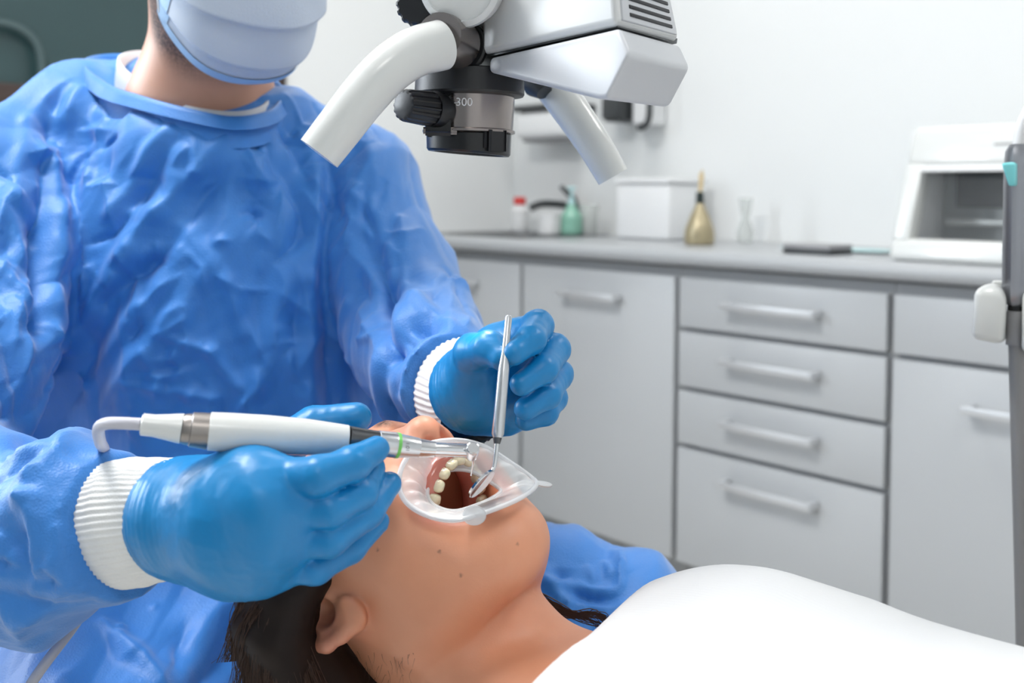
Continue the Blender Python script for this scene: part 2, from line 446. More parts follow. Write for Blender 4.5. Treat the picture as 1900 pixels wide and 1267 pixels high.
def surface_nets(D, lo, h):
    s = D < 0
    c = np.zeros(tuple(np.array(D.shape) - 1), np.uint8)
    off = [(i, j, k) for i in (0, 1) for j in (0, 1) for k in (0, 1)]
    sh = D.shape
    for i, j, k in off:
        c += s[i:sh[0] - 1 + i, j:sh[1] - 1 + j, k:sh[2] - 1 + k]
    act = np.argwhere((c > 0) & (c < 8))
    idx = np.full(c.shape, -1, np.int64); idx[act[:, 0], act[:, 1], act[:, 2]] = np.arange(len(act))
    vals = np.stack([D[act[:, 0] + i, act[:, 1] + j, act[:, 2] + k] for i, j, k in off], 1)
    pos = np.zeros((len(act), 3)); cnt = np.zeros(len(act))
    O = np.array(off, float)
    for a in range(8):
        for b in range(a + 1, 8):
            if np.abs(O[a] - O[b]).sum() != 1: continue
            va, vb = vals[:, a], vals[:, b]; mk = (va < 0) != (vb < 0)
            t = np.where(mk, va / np.where(mk, va - vb, 1), 0)
            pos += np.where(mk[:, None], O[a] + (O[b] - O[a]) * t[:, None], 0); cnt += mk
    V = lo + (act + pos / cnt[:, None]) * h
    F = []
    for ax in range(3):
        a1, a2 = [(1, 2), (2, 0), (0, 1)][ax]
        sl0 = [slice(None)] * 3; sl1 = [slice(None)] * 3; sl0[ax] = slice(0, -1); sl1[ax] = slice(1, None)
        e0, e1 = s[tuple(sl0)], s[tuple(sl1)]
        for flip in (False, True):
            ed = np.argwhere((e0 & ~e1) if not flip else (~e0 & e1))
            ed = ed[(ed[:, a1] > 0) & (ed[:, a2] > 0) & (ed[:, a1] < sh[a1] - 1) & (ed[:, a2] < sh[a2] - 1)]
            q = []
            for d1, d2 in ((1, 1), (0, 1), (0, 0), (1, 0)):
                e = ed.copy(); e[:, a1] -= d1; e[:, a2] -= d2; q.append(idx[e[:, 0], e[:, 1], e[:, 2]])
            q = np.stack(q, 1); F.append(q if not flip else q[:, ::-1])
    F = np.concatenate(F); F = F[(F >= 0).all(1)]
    return V, F
def relax(V, F, it=1, lam=.5):
    """Laplacian smoothing of a quad mesh"""
    e = np.concatenate([F[:, [0, 1]], F[:, [1, 2]], F[:, [2, 3]], F[:, [3, 0]]])
    for _ in range(it):
        S = np.zeros_like(V); n = np.zeros(len(V))
        np.add.at(S, e[:, 0], V[e[:, 1]]); np.add.at(n, e[:, 0], 1)
        np.add.at(S, e[:, 1], V[e[:, 0]]); np.add.at(n, e[:, 1], 1)
        V = V + (S / np.maximum(n, 1)[:, None] - V) * lam
    return V
def subdivide(V, F):
    """split every quad into four"""
    nv = len(V); e = np.concatenate([F[:, [0, 1]], F[:, [1, 2]], F[:, [2, 3]], F[:, [3, 0]]]); e.sort(axis=1)
    key = e[:, 0].astype(np.int64) * nv + e[:, 1]; u, inv = np.unique(key, return_inverse=True)
    mid = (V[u // nv] + V[u % nv]) / 2; cen = V[F].mean(1); nf = len(F)
    m_ = (inv + nv).reshape(4, nf); c = np.arange(nf) + nv + len(u)
    Fn = np.concatenate([np.stack([F[:, i], m_[i], c, m_[(i + 3) % 4]], 1) for i in range(4)])
    return np.concatenate([V, mid, cen]), Fn
def normals(V, F):
    n = np.cross(V[F[:, 2]] - V[F[:, 0]], V[F[:, 3]] - V[F[:, 1]]); N = np.zeros_like(V)
    for i in range(4): np.add.at(N, F[:, i], n)
    return N / (np.linalg.norm(N, axis=1)[:, None] + 1e-12)
def _h(ix, iy, iz, seed):
    h = (ix * 374761393 + iy * 668265263 + iz * 1274126177 + seed * 974634541) & 0xFFFFFFFF
    h = ((h ^ (h >> 13)) * 1274126177) & 0xFFFFFFFF
    return ((h ^ (h >> 16)) & 0xFFFF) / 65535.0
def vnoise(Q, seed=0):
    i = np.floor(Q).astype(np.int64); f = Q - i; u = f * f * f * (f * (f * 6 - 15) + 10)
    r = 0
    for a in (0, 1):
        for b in (0, 1):
            for c in (0, 1):
                wgt = (u[:, 0] if a else 1 - u[:, 0]) * (u[:, 1] if b else 1 - u[:, 1]) * (u[:, 2] if c else 1 - u[:, 2])
                r = r + wgt * _h(i[:, 0] + a, i[:, 1] + b, i[:, 2] + c, seed)
    return r * 2 - 1
def crinkle(Q, scale, seed, oct=3):
    """sharp-creased cloth relief in about -1..1"""
    Wp = np.stack([vnoise(Q * scale * .6, seed + 11), vnoise(Q * scale * .6, seed + 12), vnoise(Q * scale * .6, seed + 13)], 1)
    q = Q * scale + Wp * .9; r = 0; a = 1.0; tot = 0
    for o in range(oct):
        r = r + a * (1 - 2.2 * np.abs(vnoise(q * 2 ** o + 17.3 * o, seed + o))); tot += a; a *= .5
    return r / tot
def seg_dist(V, a, b):
    ab = b - a; t = np.clip(((V - a) @ ab) / (ab @ ab + 1e-12), 0, 1)
    return np.linalg.norm(V - a - t[:, None] * ab, axis=1), t

# ================================================================== room shell
def struct(name, bm, mt, parent=None):
    o = bmobj(name, bm, mt, parent, smooth=False)
    if parent is None: o['kind'] = 'structure'
    return o
struct('floor', rbox(-.1, ROOM_S + .1, -.1, ROOM_T + .1, -.1, 0), M['floor'])
struct('ceiling', rbox(-.1, ROOM_S + .1, -.1, ROOM_T + .1, ROOM_H, ROOM_H + .1), M['ceiling'])
struct('wall_back', rbox(-.1, ROOM_S + .1, -.1, 0, 0, ROOM_H), M['wall'])
struct('wall_right', rbox(ROOM_S, ROOM_S + .1, 0, ROOM_T, 0, ROOM_H), M['wall'])
# left wall: pieces round the dark glazed partition, one mesh
GL0, GL1, GLZ = 0.985, 2.75, 1.34
bm = rbox(-.1, 0, 0, GL0, 0, ROOM_H)
def bm_join(a, b):
    me = bpy.data.meshes.new('tmp'); b.to_mesh(me); a.from_mesh(me); b.free(); bpy.data.meshes.remove(me); return a
W0, W1, WZ0, WZ1 = 2.95, 4.4, 1.25, 2.45
bm_join(bm, rbox(-.1, 0, GL1, W0, 0, ROOM_H)); bm_join(bm, rbox(-.1, 0, W1, ROOM_T, 0, ROOM_H)); bm_join(bm, rbox(-.1, 0, W0, W1, 0, WZ0)); bm_join(bm, rbox(-.1, 0, W0, W1, WZ1, ROOM_H)); bm_join(bm, rbox(-.1, 0, GL0, GL1, 2.45, ROOM_H))
struct('wall_left', bm, M['wall'])
win1 = link('window_1', None, None, RM(0, GL0, 0)); win1['kind'] = 'structure'
bm = rbox(-.09, .02, GL0, GL0 + .05, 0, 2.45, .004); bm_join(bm, rbox(-.09, .02, GL1 - .05, GL1, 0, 2.45, .004))
bm_join(bm, rbox(-.09, .02, GL0 + .05, GL1 - .05, 2.40, 2.45, .004))
struct('window_frame', bm, M['brown'], win1)
struct('lower_panel', rbox(-.08, -.01, GL0 + .05, GL1 - .05, 0, GLZ, .003), M['brown'], win1)
struct('window_pane', rbox(-.05, -.035, GL0 + .05, GL1 - .05, GLZ, 2.40), M['tealglass'], win1)
# bowed tube added to imitate a faint curved reflection in the glass
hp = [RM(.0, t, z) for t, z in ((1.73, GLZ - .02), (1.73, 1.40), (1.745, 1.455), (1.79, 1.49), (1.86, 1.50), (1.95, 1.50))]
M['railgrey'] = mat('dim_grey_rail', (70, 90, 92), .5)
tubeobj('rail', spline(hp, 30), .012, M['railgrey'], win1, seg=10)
struct('wall_front', rbox(-.1, ROOM_S + .1, ROOM_T, ROOM_T + .1, 0, ROOM_H), M['wallgrey'])
# daylight window in the left wall, beyond the dark partition
win2 = link('window_2', None, None, RM(0, (W0 + W1) / 2, WZ0)); win2['kind'] = 'structure'
bm = rbox(-.08, -.02, W0, W0 + .05, WZ0, WZ1, .004)
for a, b_, c, d in ((W1 - .05, W1, WZ0, WZ1), (W0, W1, WZ0, WZ0 + .05), (W0, W1, WZ1 - .05, WZ1), ((W0 + W1) / 2 - .03, (W0 + W1) / 2 + .03, WZ0, WZ1)):
    bm_join(bm, rbox(-.08, -.02, a, b_, c, d, .004))
struct('window_frame', bm, M['white'], win2)
struct('window_sill', rbox(-.02, .12, W0 - .03, W1 + .03, WZ0 - .03, WZ0, .005), M['white'], win2)
al = bpy.data.lights.new('window_daylight', 'AREA'); al.shape = 'RECTANGLE'; al.size = W1 - W0; al.size_y = WZ1 - WZ0
al.energy = WINDOW_POWER; al.color = (.86, .93, 1.0)
alo = bpy.data.objects.new('window_daylight', al); COL.objects.link(alo); lo_ = RM(-.09, (W0 + W1) / 2, (WZ0 + WZ1) / 2)
alo.matrix_world = Matrix([[ND[0], 0, -UD[0], lo_[0]], [ND[1], 0, -UD[1], lo_[1]], [0, 1, 0, lo_[2]], [0, 0, 0, 1]])
# baseboards
struct('baseboard_left', rbox(0, .012, CAB_T, GL0, 0, .07, .002), M['white'])
struct('baseboard_back', rbox(3.3, ROOM_S, 0, .012, 0, .07, .002), M['white'])
# ceiling LED panels
words = ['left of the dentist', 'over the far corner by the sink', 'over the sterilizer counter', 'over the near right corner']
for (s, t, k), wd in zip(LED, words):
    L = thing('ceiling_light', RM(s, t, ROOM_H), 'square white LED ceiling panel ' + wd, 'lamp', 'LED ceiling panels')
    bmobj('frame', rbox(s - .31, s + .31, t - .31, t + .31, ROOM_H - .035, ROOM_H - .002, .003), M['white'], L)
    bmobj('diffuser', rbox(s - .29, s + .29, t - .29, t + .29, ROOM_H - .042, ROOM_H - .036), emis('led_diffuser', (1.0, .985, .96), LED_STRENGTH * k), L)

# ================================================================== counter run
ZT, ZB = CAMH - .202, CAMH - .946           # top and bottom of the cabinet fronts
G1, G2, G3 = CAMH - .340, CAMH - .491, CAMH - .638
WTOP = CAMH - .138
bounds = [.015, S0, S0 + .6, S0 + 1.193, S0 + 1.79, S0 + 2.39]
gap = .0085
def handle(parent, sc, z, L):
    """bow-shaped bar handle: bar plus two posts"""
    bm = rbox(sc - L / 2, sc + L / 2, CAB_T + .03, CAB_T + .042, z - .008, z + .008, .002)
    for e in (-1, 1):
        bm_join(bm, rbox(sc + e * (L / 2 - .008) - .008, sc + e * (L / 2 - .008) + .008, CAB_T, CAB_T + .031, z - .008, z + .008, .001))
    return bmobj('handle', bm, M['alu'], parent)
def front(parent, name, s0, s1, z0, z1):
    return bmobj(name, rbox(s0 + gap, s1 - gap, CAB_T - .019, CAB_T, z0 + gap * .75, z1 - gap * .75, .0015), M['cabinet'], parent)
unit_lab = ['grey base cabinet with one door below the sink corner', 'grey base cabinet with one tall door left of the drawers',
            'grey base cabinet with four stacked drawers', 'grey base cabinet with a drawer above a door, under the white sterilizer', 'grey base cabinet at the right end beyond the white sterilizer']
for i in range(5):
    s0, s1 = bounds[i], bounds[i + 1]
    U = thing('base_cabinet', RM((s0 + s1) / 2, .3, 0), unit_lab[i], 'cabinet', 'grey base cabinets')
    bmobj('body', rbox(s0 + .001, s1 - .001, .01, CAB_T - .02, .10, ZT + .018), M['carcass'], U)
    bmobj('toe_kick', rbox(s0 + .001, s1 - .001, CAB_T - .075, CAB_T - .06, 0, .10), M['toekick'], U)
    c = (s0 + s1) / 2
    if i in (0, 1):
        d = front(U, 'door', s0 + (.1 if i == 0 else 0), s1, ZB, ZT); handle(d, c + (.045 if i == 0 else 0.0), ZT - .075, .22 if i else .2)
        if i == 0: bmobj('filler_strip', rbox(s0, s0 + .098, CAB_T - .019, CAB_T - .003, ZB, ZT), M['cabinet'], U)
    elif i == 2:
        for z0, z1 in ((G1, ZT), (G2, G1), (G3, G2), (ZB, G3)):
            d = front(U, 'drawer', s0, s1, z0, z1); handle(d, c, z1 - .064, .262)
    else:
        d = front(U, 'drawer', s0, s1, G1, ZT)
        d = front(U, 'door', s0, s1, ZB, G1); handle(d, c, G1 - .085, .24)
# worktop with a rounded front edge (profile swept along s)
prof = [(.002, WTOP - .04), (.002, WTOP), (CAB_T + .006, WTOP)]
for a in np.linspace(90, -90, 9):
    prof.append((CAB_T + .006 + .02 * math.cos(math.radians(a)), WTOP - .02 + .02 * math.sin(math.radians(a))))
V = [RM(s, t, z) for s in (.004, bounds[-1] + .02) for t, z in prof]; n = len(prof)
F = [(i, (i + 1) % n, n + (i + 1) % n, n + i) for i in range(n)] + [tuple(range(n))[::-1], tuple(range(n, 2 * n))]
wt = meshobj('worktop', V, F, M['worktop']); sharp(wt, .5)
tag(wt, 'long grey laminate worktop with rounded front edge on the cabinets', 'worktop')

# ------------------------------------------------------------------ things on the worktop
def on_top(px, t):
    """point on the worktop at photo column px and distance t from the wall"""
    k = (px - CX) / FPX
    # solve for s: x = k*y (depth ~ y)
    a = CORNER + ND * t
    s = (k * a[1] - a[0]) / (UD[0] - k * UD[1])
    return RM(s, t, WTOP), s
# sink: steel tray let into the worktop
p, s_ = on_top(1010, .3)
sk = thing('sink', RM(.42, .28, WTOP), 'brushed steel inset sink in the corner of the worktop', 'sink')
bm = rbox(.10, .60, .105, .50, WTOP + .0002, WTOP + .004, .0015); bmobj('rim', bm, M['steel'], sk)
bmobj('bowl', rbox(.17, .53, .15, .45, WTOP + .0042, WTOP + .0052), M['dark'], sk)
latheobj('drain', RM(.375, .29, WTOP + .0052), ZD, [(0, .03), (.003, .03), (.004, .02)], M['chrome'], sk, seg=20)
fc = RM(.40, .065, WTOP + .0003)
fa = thing('faucet', fc, 'chrome lever tap standing behind the steel sink', 'tap')
latheobj('base', fc, ZD, [(0, .026), (.01, .026), (.014, .02), (.09, .019), (.1, .016)], M['dark'], fa, seg=20)
tubeobj('spout', spline([fc + ZD * .085, fc + ZD * .1 + ND * .05, fc + ZD * .105 + ND * .13 - UD * .03, fc + ZD * .09 + ND * .17 - UD * .05], 16), .013, M['dark'], fa, seg=12)
tubeobj('lever', [fc + ZD * .1, fc + ZD * .125 - UD * .01 + ND * .005, fc + ZD * .165 - UD * .055 + ND * .02], [.014, .013, .008], M['dark'], fa, seg=10)
def jar(name, px, t, prof, mt, label, cat, cap=None, capm=None, seg=24):
    p, _ = on_top(px, t); p = p + ZD * (.0045 if px < 1120 else 0.0005)
    T = thing(name, p, label, cat)
    latheobj('body', p, ZD, prof, mt, T, seg=seg)
    if cap: latheobj('cap', p, ZD, cap, capm, T, seg=seg)
    return T
jar('spray_bottle', 964, .14, [(0, .03), (.005, .034), (.075, .034), (.09, .02), (.095, .016)], M['white'], 'white bottle with red cap left of the tap', 'bottle',
    [(.0955, .02), (.098, .022), (.12, .022), (.123, .018)], M['red'])
jar('soap_tub', 1018, .25, [(0, .03), (.004, .033), (.055, .034), (.06, .03)], M['white'], 'small white tub standing in front of the tap', 'tub',
    [(.0605, .035), (.068, .035), (.07, .032)], M['white'])
jar('soap_bottle', 1060, .18, [(0, .034), (.005, .038), (.06, .036), (.085, .02), (.10, .014)], M['green'], 'green soap bottle with clear pump right of the tap', 'bottle',
    [(.1005, .012), (.115, .012), (.118, .006), (.15, .005), (.152, .016), (.16, .014)], M['tealbag'])
jar('glass_tumbler', 1092, .12, [(0, .028), (.004, .03), (.1, .034), (.1, .031), (.008, .027)], M['paleglass'], 'clear tumbler between the green bottle and the white bin', 'glass')
# white lidded container
p, s_ = on_top(1212, .235)
bx = thing('lidded_bin', p, 'white rectangular lidded bin left of the gold vase', 'bin')
bmobj('body', rbox(s_ - .16, s_ + .06, .06, .235, WTOP + .0005, WTOP + .172, .012, 3), M['white'], bx)
bmobj('lid', rbox(s_ - .166, s_ + .066, .054, .241, WTOP + .173, WTOP + .19, .006), M['white'], bx)
# reed diffuser
p, s_ = on_top(1298, .34); p = p + ZD * .0005
df = thing('reed_diffuser', p, 'gold glass teardrop diffuser bottle with pale reeds', 'diffuser')
latheobj('bottle', p, ZD, [(0, .036), (.004, .041), (.02, .043), (.045, .04), (.075, .029), (.1, .017), (.115, .012)], M['gold'], df, seg=28)
latheobj('neck', p + ZD * .1155, ZD, [(0, .0125), (.03, .0105), (.032, .008)], M['darkgreen'], df, seg=20)
for dx, dz in ((-.004, .0), (.003, .008), (.006, -.004)):
    tubeobj('reed', [p + ZD * .147 + UD * dx * .5, p + ZD * (.2 + dz) + UD * (dx + .004)], .0028, M['wood'], df, seg=8)
jar('glass_vase', 1383, .10, [(0, .02), (.003, .024), (.03, .026), (.07, .012), (.13, .02), (.13, .018), (.07, .01), (.03, .023), (.006, .02)], M['paleglass'], 'small clear glass vase by the wall right of the gold diffuser', 'vase')
# flat grey case and teal packets
p, s_ = on_top(1522, .44)
cs = thing('flat_case', p, 'flat grey hinged case lying before the teal packets', 'case')
bmobj('base', rbox(s_ - .065, s_ + .065, .40, .50, WTOP + .0005, WTOP + .011, .003), M['dark'], cs)
bmobj('lid', rbox(s_ - .065, s_ + .065, .40, .50, WTOP + .0115, WTOP + .024, .004), M['greyplastic'], cs)
p, s_ = on_top(1560, .30)
for k, (ds, dt, a) in enumerate(((-.07, 0, .15), (.06, .02, -.2))):
    c = RM(s_ + ds, .30 + dt, WTOP + .006); e1 = UD * math.cos(a) + ND * math.sin(a); e2 = np.cross(ZD, e1)
    nx, ny = 14, 8; V = []; F = []
    for sgn in (1, -1):
        for i in range(nx + 1):
            for j in range(ny + 1):
                u, v = i / nx * 2 - 1, j / ny * 2 - 1
                hgt = .006 * max(0, 1 - u ** 6) * max(0, 1 - v ** 4)
                V.append(c + e1 * u * .085 + e2 * v * .05 + ZD * (sgn * hgt * .85))
    for q in range(2):
        for i in range(nx):
            for j in range(ny):
                a0 = q * (nx + 1) * (ny + 1) + i * (ny + 1) + j
                F.append((a0, a0 + 1, a0 + ny + 2, a0 + ny + 1) if q else (a0, a0 + ny + 1, a0 + ny + 2, a0 + 1))
    tag(meshobj('sterile_packet', V, F, M['tealbag']), ['pale teal film packet behind the flat grey case', 'pale teal film packet nearer the white sterilizer'][k], 'packet', 'teal packets on the worktop')

# ------------------------------------------------------------------ sterilizer cabinet
p, s_ = on_top(1648, CAB_T - .035)
SX, SW, SH = s_, .47, .292
st = thing('uv_sterilizer', RM(SX + SW / 2, .35, WTOP), 'white bench sterilizer with sloping front and open window', 'sterilizer')
tf, tb = CAB_T - .03, CAB_T - .37
def sp(u, v, k=0.0):
    """u 0..1 across, v 0..1 up the sloping front, k depth behind it"""
    return RM(SX + SW * u + (.02 * v if u < .5 else -.02 * v), tf - .065 * v - k, WTOP + .0005 + SH * v)
def slab(name, u0, u1, v0, v1, k0, k1, mt, parent, bevel=.006):
    return hullobj(name, [sp(u, v, k) for u in (u0, u1) for v in (v0, v1) for k in (k0, k1)], mt, parent, bevel)
slab('base_front', 0, 1, 0.0, .165, 0, .05, M['whitegloss'], st, .014)
slab('top_front', 0, 1, .70, 1.0, 0, .05, M['whitegloss'], st, .014)
slab('side_post', 0, .085, .15, .72, .002, .048, M['whitegloss'], st, .005)
slab('side_post', .915, 1, .15, .72, .002, .048, M['whitegloss'], st, .005)
slab('window_lip', .08, .92, .655, .705, -.004, .02, M['white'], st, .004)
hullobj('back', [RM(SX + SW * u + e, t, WTOP + .0005 + SH * v) for u, e in ((0, .0), (1, -.0)) for v in (0, 1) for t in (tb, tb + .03)], M['whitegloss'], st, .01)
hullobj('top', [RM(SX + e, t, z) for e in (.02, SW - .02) for t in (tb + .02, tf - .09) for z in (WTOP + SH - .02, WTOP + SH)], M['whitegloss'], st, .006)
for e in (.004, SW - .02):
    hullobj('side', [RM(SX + e + d, t, z) for d in (0, .016) for t, z in ((tb + .02, WTOP + .001), (tb + .02, WTOP + SH - .01), (tf - .05, WTOP + .001), (tf - .09, WTOP + SH - .01))], M['white'], st, .002)
bmobj('tray', rbox(SX + .025, SX + SW - .025, tb + .035, tf - .06, WTOP + .03, WTOP + .04, .002), M['greyplastic'], st)
M['sgrey'] = mat('chamber_grey', (150, 153, 152), .35, .4)
bmobj('chamber_wall', rbox(SX + .022, SX + SW - .022, tb + .13, tb + .135, WTOP + .04, WTOP + SH - .03), M['sgrey'], st)
bmobj('dark_shelf', rbox(SX + .06, SX + SW - .05, tb + .14, tb + .155, WTOP + .115, WTOP + .20, .003), M['vent'], st)
bmobj('shelf_rail', rbox(SX + .05, SX + SW - .03, tb + .14, tb + .19, WTOP + .075, WTOP + .09, .003), M['sgrey'], st)
slab('window_pane', .085, .915, .165, .66, .022, .025, M['paneglass'], st, 0)
slab('badge', .40, .60, .84, .855, -.0012, .001, M['greyplastic'], st, 0)

# ------------------------------------------------------------------ dispensers on the back wall
def wall_pt(px, t):
    k = (px - CX) / FPX; a = CORNER + ND * t
    return (k * a[1] - a[0]) / (UD[0] - k * UD[1])
def zat(px, py, t):
    s = wall_pt(px, t); y = RM(s, t, 0); d = (y - CAM) @ FWD
    return P(px, py, d)[2]
sA, sB = wall_pt(962, .12), wall_pt(1150, .12)
zA = zat(1000, 205, .15)
td = thing('towel_dispenser', RM((sA + sB) / 2, 0, zA - .16), 'white wall towel dispenser with dark lid beside the room corner', 'dispenser')
bmobj('body', rbox(sA, sA + .27, .002, .15, zA - .10, zA - .004, .025, 4), M['white'], td)
bmobj('lid', rbox(sA - .005, sA + .275, .002, .156, zA - .003, zA + .02, .008), M['dark'], td)
bmobj('tear_bar', rbox(sA + .02, sA + .25, .03, .12, zA - .112, zA - .101, .003), M['greyplastic'], td)
z2 = zat(1120, 228, .12)
pd = thing('soap_dispenser', RM(sB - .05, 0, z2), 'dark grey wall dispenser between the two white ones', 'dispenser')
bmobj('body', rbox(sB - .085, sB + .0, .002, .12, z2 + .0, z2 + .17, .012, 3), M['dark'], pd)
bmobj('push_plate', rbox(sB - .08, sB - .005, .121, .13, z2 + .01, z2 + .08, .004), M['dark'], pd)
sC = wall_pt(1165, .1); z3 = zat(1200, 238, .1)
sd = thing('glove_dispenser', RM(sC + .05, 0, z3), 'small white wall box with dark hook, nearest the bare wall', 'dispenser')
bmobj('body', rbox(sC, sC + .075, .002, .09, z3 + .01, z3 + .19, .012, 3), M['white'], sd)
tubeobj('hook', spline([RM(sC + .09, .02, z3 + .16), RM(sC + .095, .1, z3 + .15), RM(sC + .095, .11, z3 + .03), RM(sC + .06, .1, z3 + .002), RM(sC + .03, .08, z3 + .004)], 20), .011, M['dark'], sd, seg=10)

# ================================================================== operating microscope
DM = .80
ob_top, ob_bot = P(872, 128, DM), P(877, 292, DM - .005)
AX = norm(norm(ob_bot - ob_top) + np.array([-.05, .11, 0]))
SIDE = norm(np.cross(AX, np.array([0, 1.0, 0]))); SIDE = SIDE if SIDE[0] > 0 else -SIDE
pxm = DM / FPX                                  # metres per pixel here
ms = thing('operating_microscope', P(880, 60, DM + .03), 'white dental microscope with two curved grip handles above the patient', 'microscope')
def along(py): return ob_top + AX * ((py - 128) * pxm)
# black mounting ring, smoked objective barrel, black end ring
latheobj('mounting_ring', along(132), AX, [(0, 96 * pxm), (2 * pxm, 100 * pxm), (42 * pxm, 102 * pxm), (46 * pxm, 100 * pxm), (48 * pxm, 88 * pxm)], M['black'], ms, seg=64)
obj_ = latheobj('objective', along(180.5), AX, [(0, 84 * pxm), (60 * pxm, 82 * pxm), (62 * pxm, 86 * pxm), (66 * pxm, 86 * pxm), (68 * pxm, 80 * pxm)], M['smoke'], ms, seg=64)
# end ring is wedge shaped: deeper to the right
V, F = lathe(along(249), AX, [(0, 78 * pxm), (1 * pxm, 79 * pxm), (32 * pxm, 78 * pxm), (36 * pxm, 75 * pxm), (36 * pxm, 66 * pxm), (10 * pxm, 60 * pxm)], seg=64)
V = np.array(V); q = (V - along(249)) @ AX; sx = (V - along(249)) @ SIDE / (79 * pxm)
V = V + np.outer((q > 10.5 * pxm) * sx * 5 * pxm, AX)
er = meshobj('end_ring', V, F, M['blackgloss'], ms); sharp(er, .5)
def on_ring(py, ang, r):
    """point on the barrel: ang measured from straight towards the camera, + to the right"""
    fw = norm(np.array([0, -1.0, 0]) - AX * (AX[1] * -1.0))
    return along(py) + (fw * math.cos(ang) + SIDE * math.sin(ang)) * r * pxm, norm(fw * math.cos(ang) + SIDE * math.sin(ang))
for a in (.42, .98):
    c, nn = on_ring(262, a, 79); tt = np.cross(nn, AX)
    bmobj('slot', obox(c, nn, tt, AX, (.002, .0018, .011), .0003), M['vent'], er)
c, nn = on_ring(263, .7, 80); tt = np.cross(nn, AX)
bmobj('clip', obox(c, nn, tt, AX, (.004, .014, .013), .0012), M['black'], er)
# side knob of the objective
kc = P(804, 203, DM - .030); ke = P(757, 196, DM - .048); kd = norm(ke - kc)
latheobj('knob_flange', kc - kd * .012, kd, [(0, .0125), (.010, .0142), (.015, .0128)], M['black'], ms, seg=40)
rib = lambda a, h: 1 + .035 * np.sign(np.sin(a * 14))
latheobj('focus_knob', kc + kd * .0035, kd, [(0, .0120), (.003, .0122), (.022, .0112), (.0248, .0104), (.0255, .009)], M['black'], ms, seg=84, radial=rib)
bmobj('bracket', obox(P(815, 212, DM - .024), SIDE, np.cross(AX, SIDE), AX, (.012, .018, .026), .003), M['black'], ms)
bmobj('bracket_foot', obox(P(818, 244, DM - .022), SIDE, np.cross(AX, SIDE), AX, (.022, .018, .003), .001), M['smoke'], ms)
# white collar and body core above the ring
latheobj('collar', along(80), AX, [(0, 60 * pxm), (30 * pxm, 62 * pxm), (44 * pxm, 80 * pxm), (52 * pxm, 88 * pxm), (52.5 * pxm, 60 * pxm)], M['scope'], ms, seg=48)
core = hullobj('body', [P(x, y, d) for x, y, d in ((778, -150, .80), (778, 40, .80), (800, 100, .80), (905, 112, .78), (935, 100, .78), (950, -150, .78),
       (790, -150, .94), (800, 90, .94), (960, 90, .94), (960, -150, .94))], M['scope'], ms, .012)
# big round side cap
cc = P(858, -28, .74); cd = norm(P(832, -18, .69) - P(872, -34, .78))
latheobj('side_drum', cc - cd * .055, cd, [(0, .029), (.062, .029), (.068, .0275), (.070, .0235), (.068, .023), (.068, .0)], M['scope'], ms, seg=48, ang=.35)
# black knob top left
kb = P(800, 12, .78); kd2 = norm(P(752, 6, .73) - kb)
latheobj('zoom_knob', kb, kd2, [(0, .0150), (.03, .0150), (.034, .0135), (.035, .012)], M['black'], ms, seg=84, radial=rib)
# smoked joint and left grip
j0, j1 = P(868, 92, .775), P(800, 62, .715); jd = norm(j1 - j0)
latheobj('handle_joint', P(838, 78, .752) - jd * .012, jd, [(0, .014), (.002, .0175), (.026, .0175), (.034, .0165)], M['smoke'], ms, seg=40)
latheobj('joint_ring', P(852, 84, .764) - jd * .010, jd, [(0, .016), (.001, .0185), (.005, .0185), (.006, .017)], M['black'], ms, seg=40)
hullobj('joint_mount', [P(x, y, d) for x, y, d in ((862, 45, .765), (866, 116, .768), (905, 118, .775), (930, 70, .78), (900, 30, .77), (860, 60, .80), (900, 116, .82))], M['scope'], ms, .006)
lp = [(818, 84, .735), (770, 97, .722), (720, 130, .712), (672, 182, .706), (630, 236, .702), (592, 285, .70)]
tubeobj('grip_handle', spline([P(*q) for q in lp], 40), np.linspace(.0172, .0148, 40), M['whitegloss'], ms, seg=40, ang=.5)
bmh = P(592, 285, .755)
# right grip
rp = [(1000, 120, .94), (1030, 165, .925), (1066, 215, .91), (1103, 270, .90), (1137, 328, .90)]
def creased(a, t): return 1 + .03 * np.cos(3 * a + .4)
tubeobj('grip_handle', spline([P(*q) for q in rp], 36), np.linspace(.0172, .0135, 36), M['whitegloss'], ms, seg=40, ang=.5, radial=creased)
tubeobj('handle_joint', [P(975, 108, .93), P(1000, 158, .91), P(1010, 172, .905)], [.014, .013, .007], M['dark'], ms, seg=20)
# light grey head housing, two shells split by a groove, reaching right and towards the camera
MS = -.06
def pdepth(px, py, pl):
    """depth at which the pixel ray meets the plane through three points"""
    a, b, c_ = pl; nn_ = np.cross(b - a, c_ - a); d = P(px, py, 1.0) - CAM
    return ((a - CAM) @ nn_) / (d @ nn_)
near = [P(908, 107, .82 + MS), P(1148, 52, .70 + MS), P(1126, 184, .70 + MS)]
wv = P(1262, 84, .80 + MS) - P(1148, 52, .70 + MS)
poly = [(908, 107), (1148, 52), (1168, 100), (1126, 184), (1110, 184), (906, 134)]
pp = [P(x, y, pdepth(x, y, near)) for x, y in poly]
hullobj('lower_housing', pp + [q + wv for q in pp], M['scopegrey'], ms, .007, 4)
vdn = norm(near[2] - near[1]) * -.0022
up0 = [P(892, 101, .825 + MS), P(1145, 45, .703 + MS)]
tops = [P(900, -150, .825 + MS), P(1130, -150, .715 + MS)]
wv2 = P(1263, 76, .803 + MS) - P(1145, 45, .703 + MS)
lean = -wv2 * .22
hullobj('upper_housing', up0 + [q + wv2 for q in up0] + tops + [q + wv2 + lean for q in tops], M['scope'], ms, .005, 4)
sm = [P(903, 106, .828 + MS), P(1146, 50, .712 + MS)]
sm = sm + [q + wv * .97 for q in sm]
hullobj('seam', sm + [q - vdn * -1.6 for q in sm], M['dark'], ms, 0)
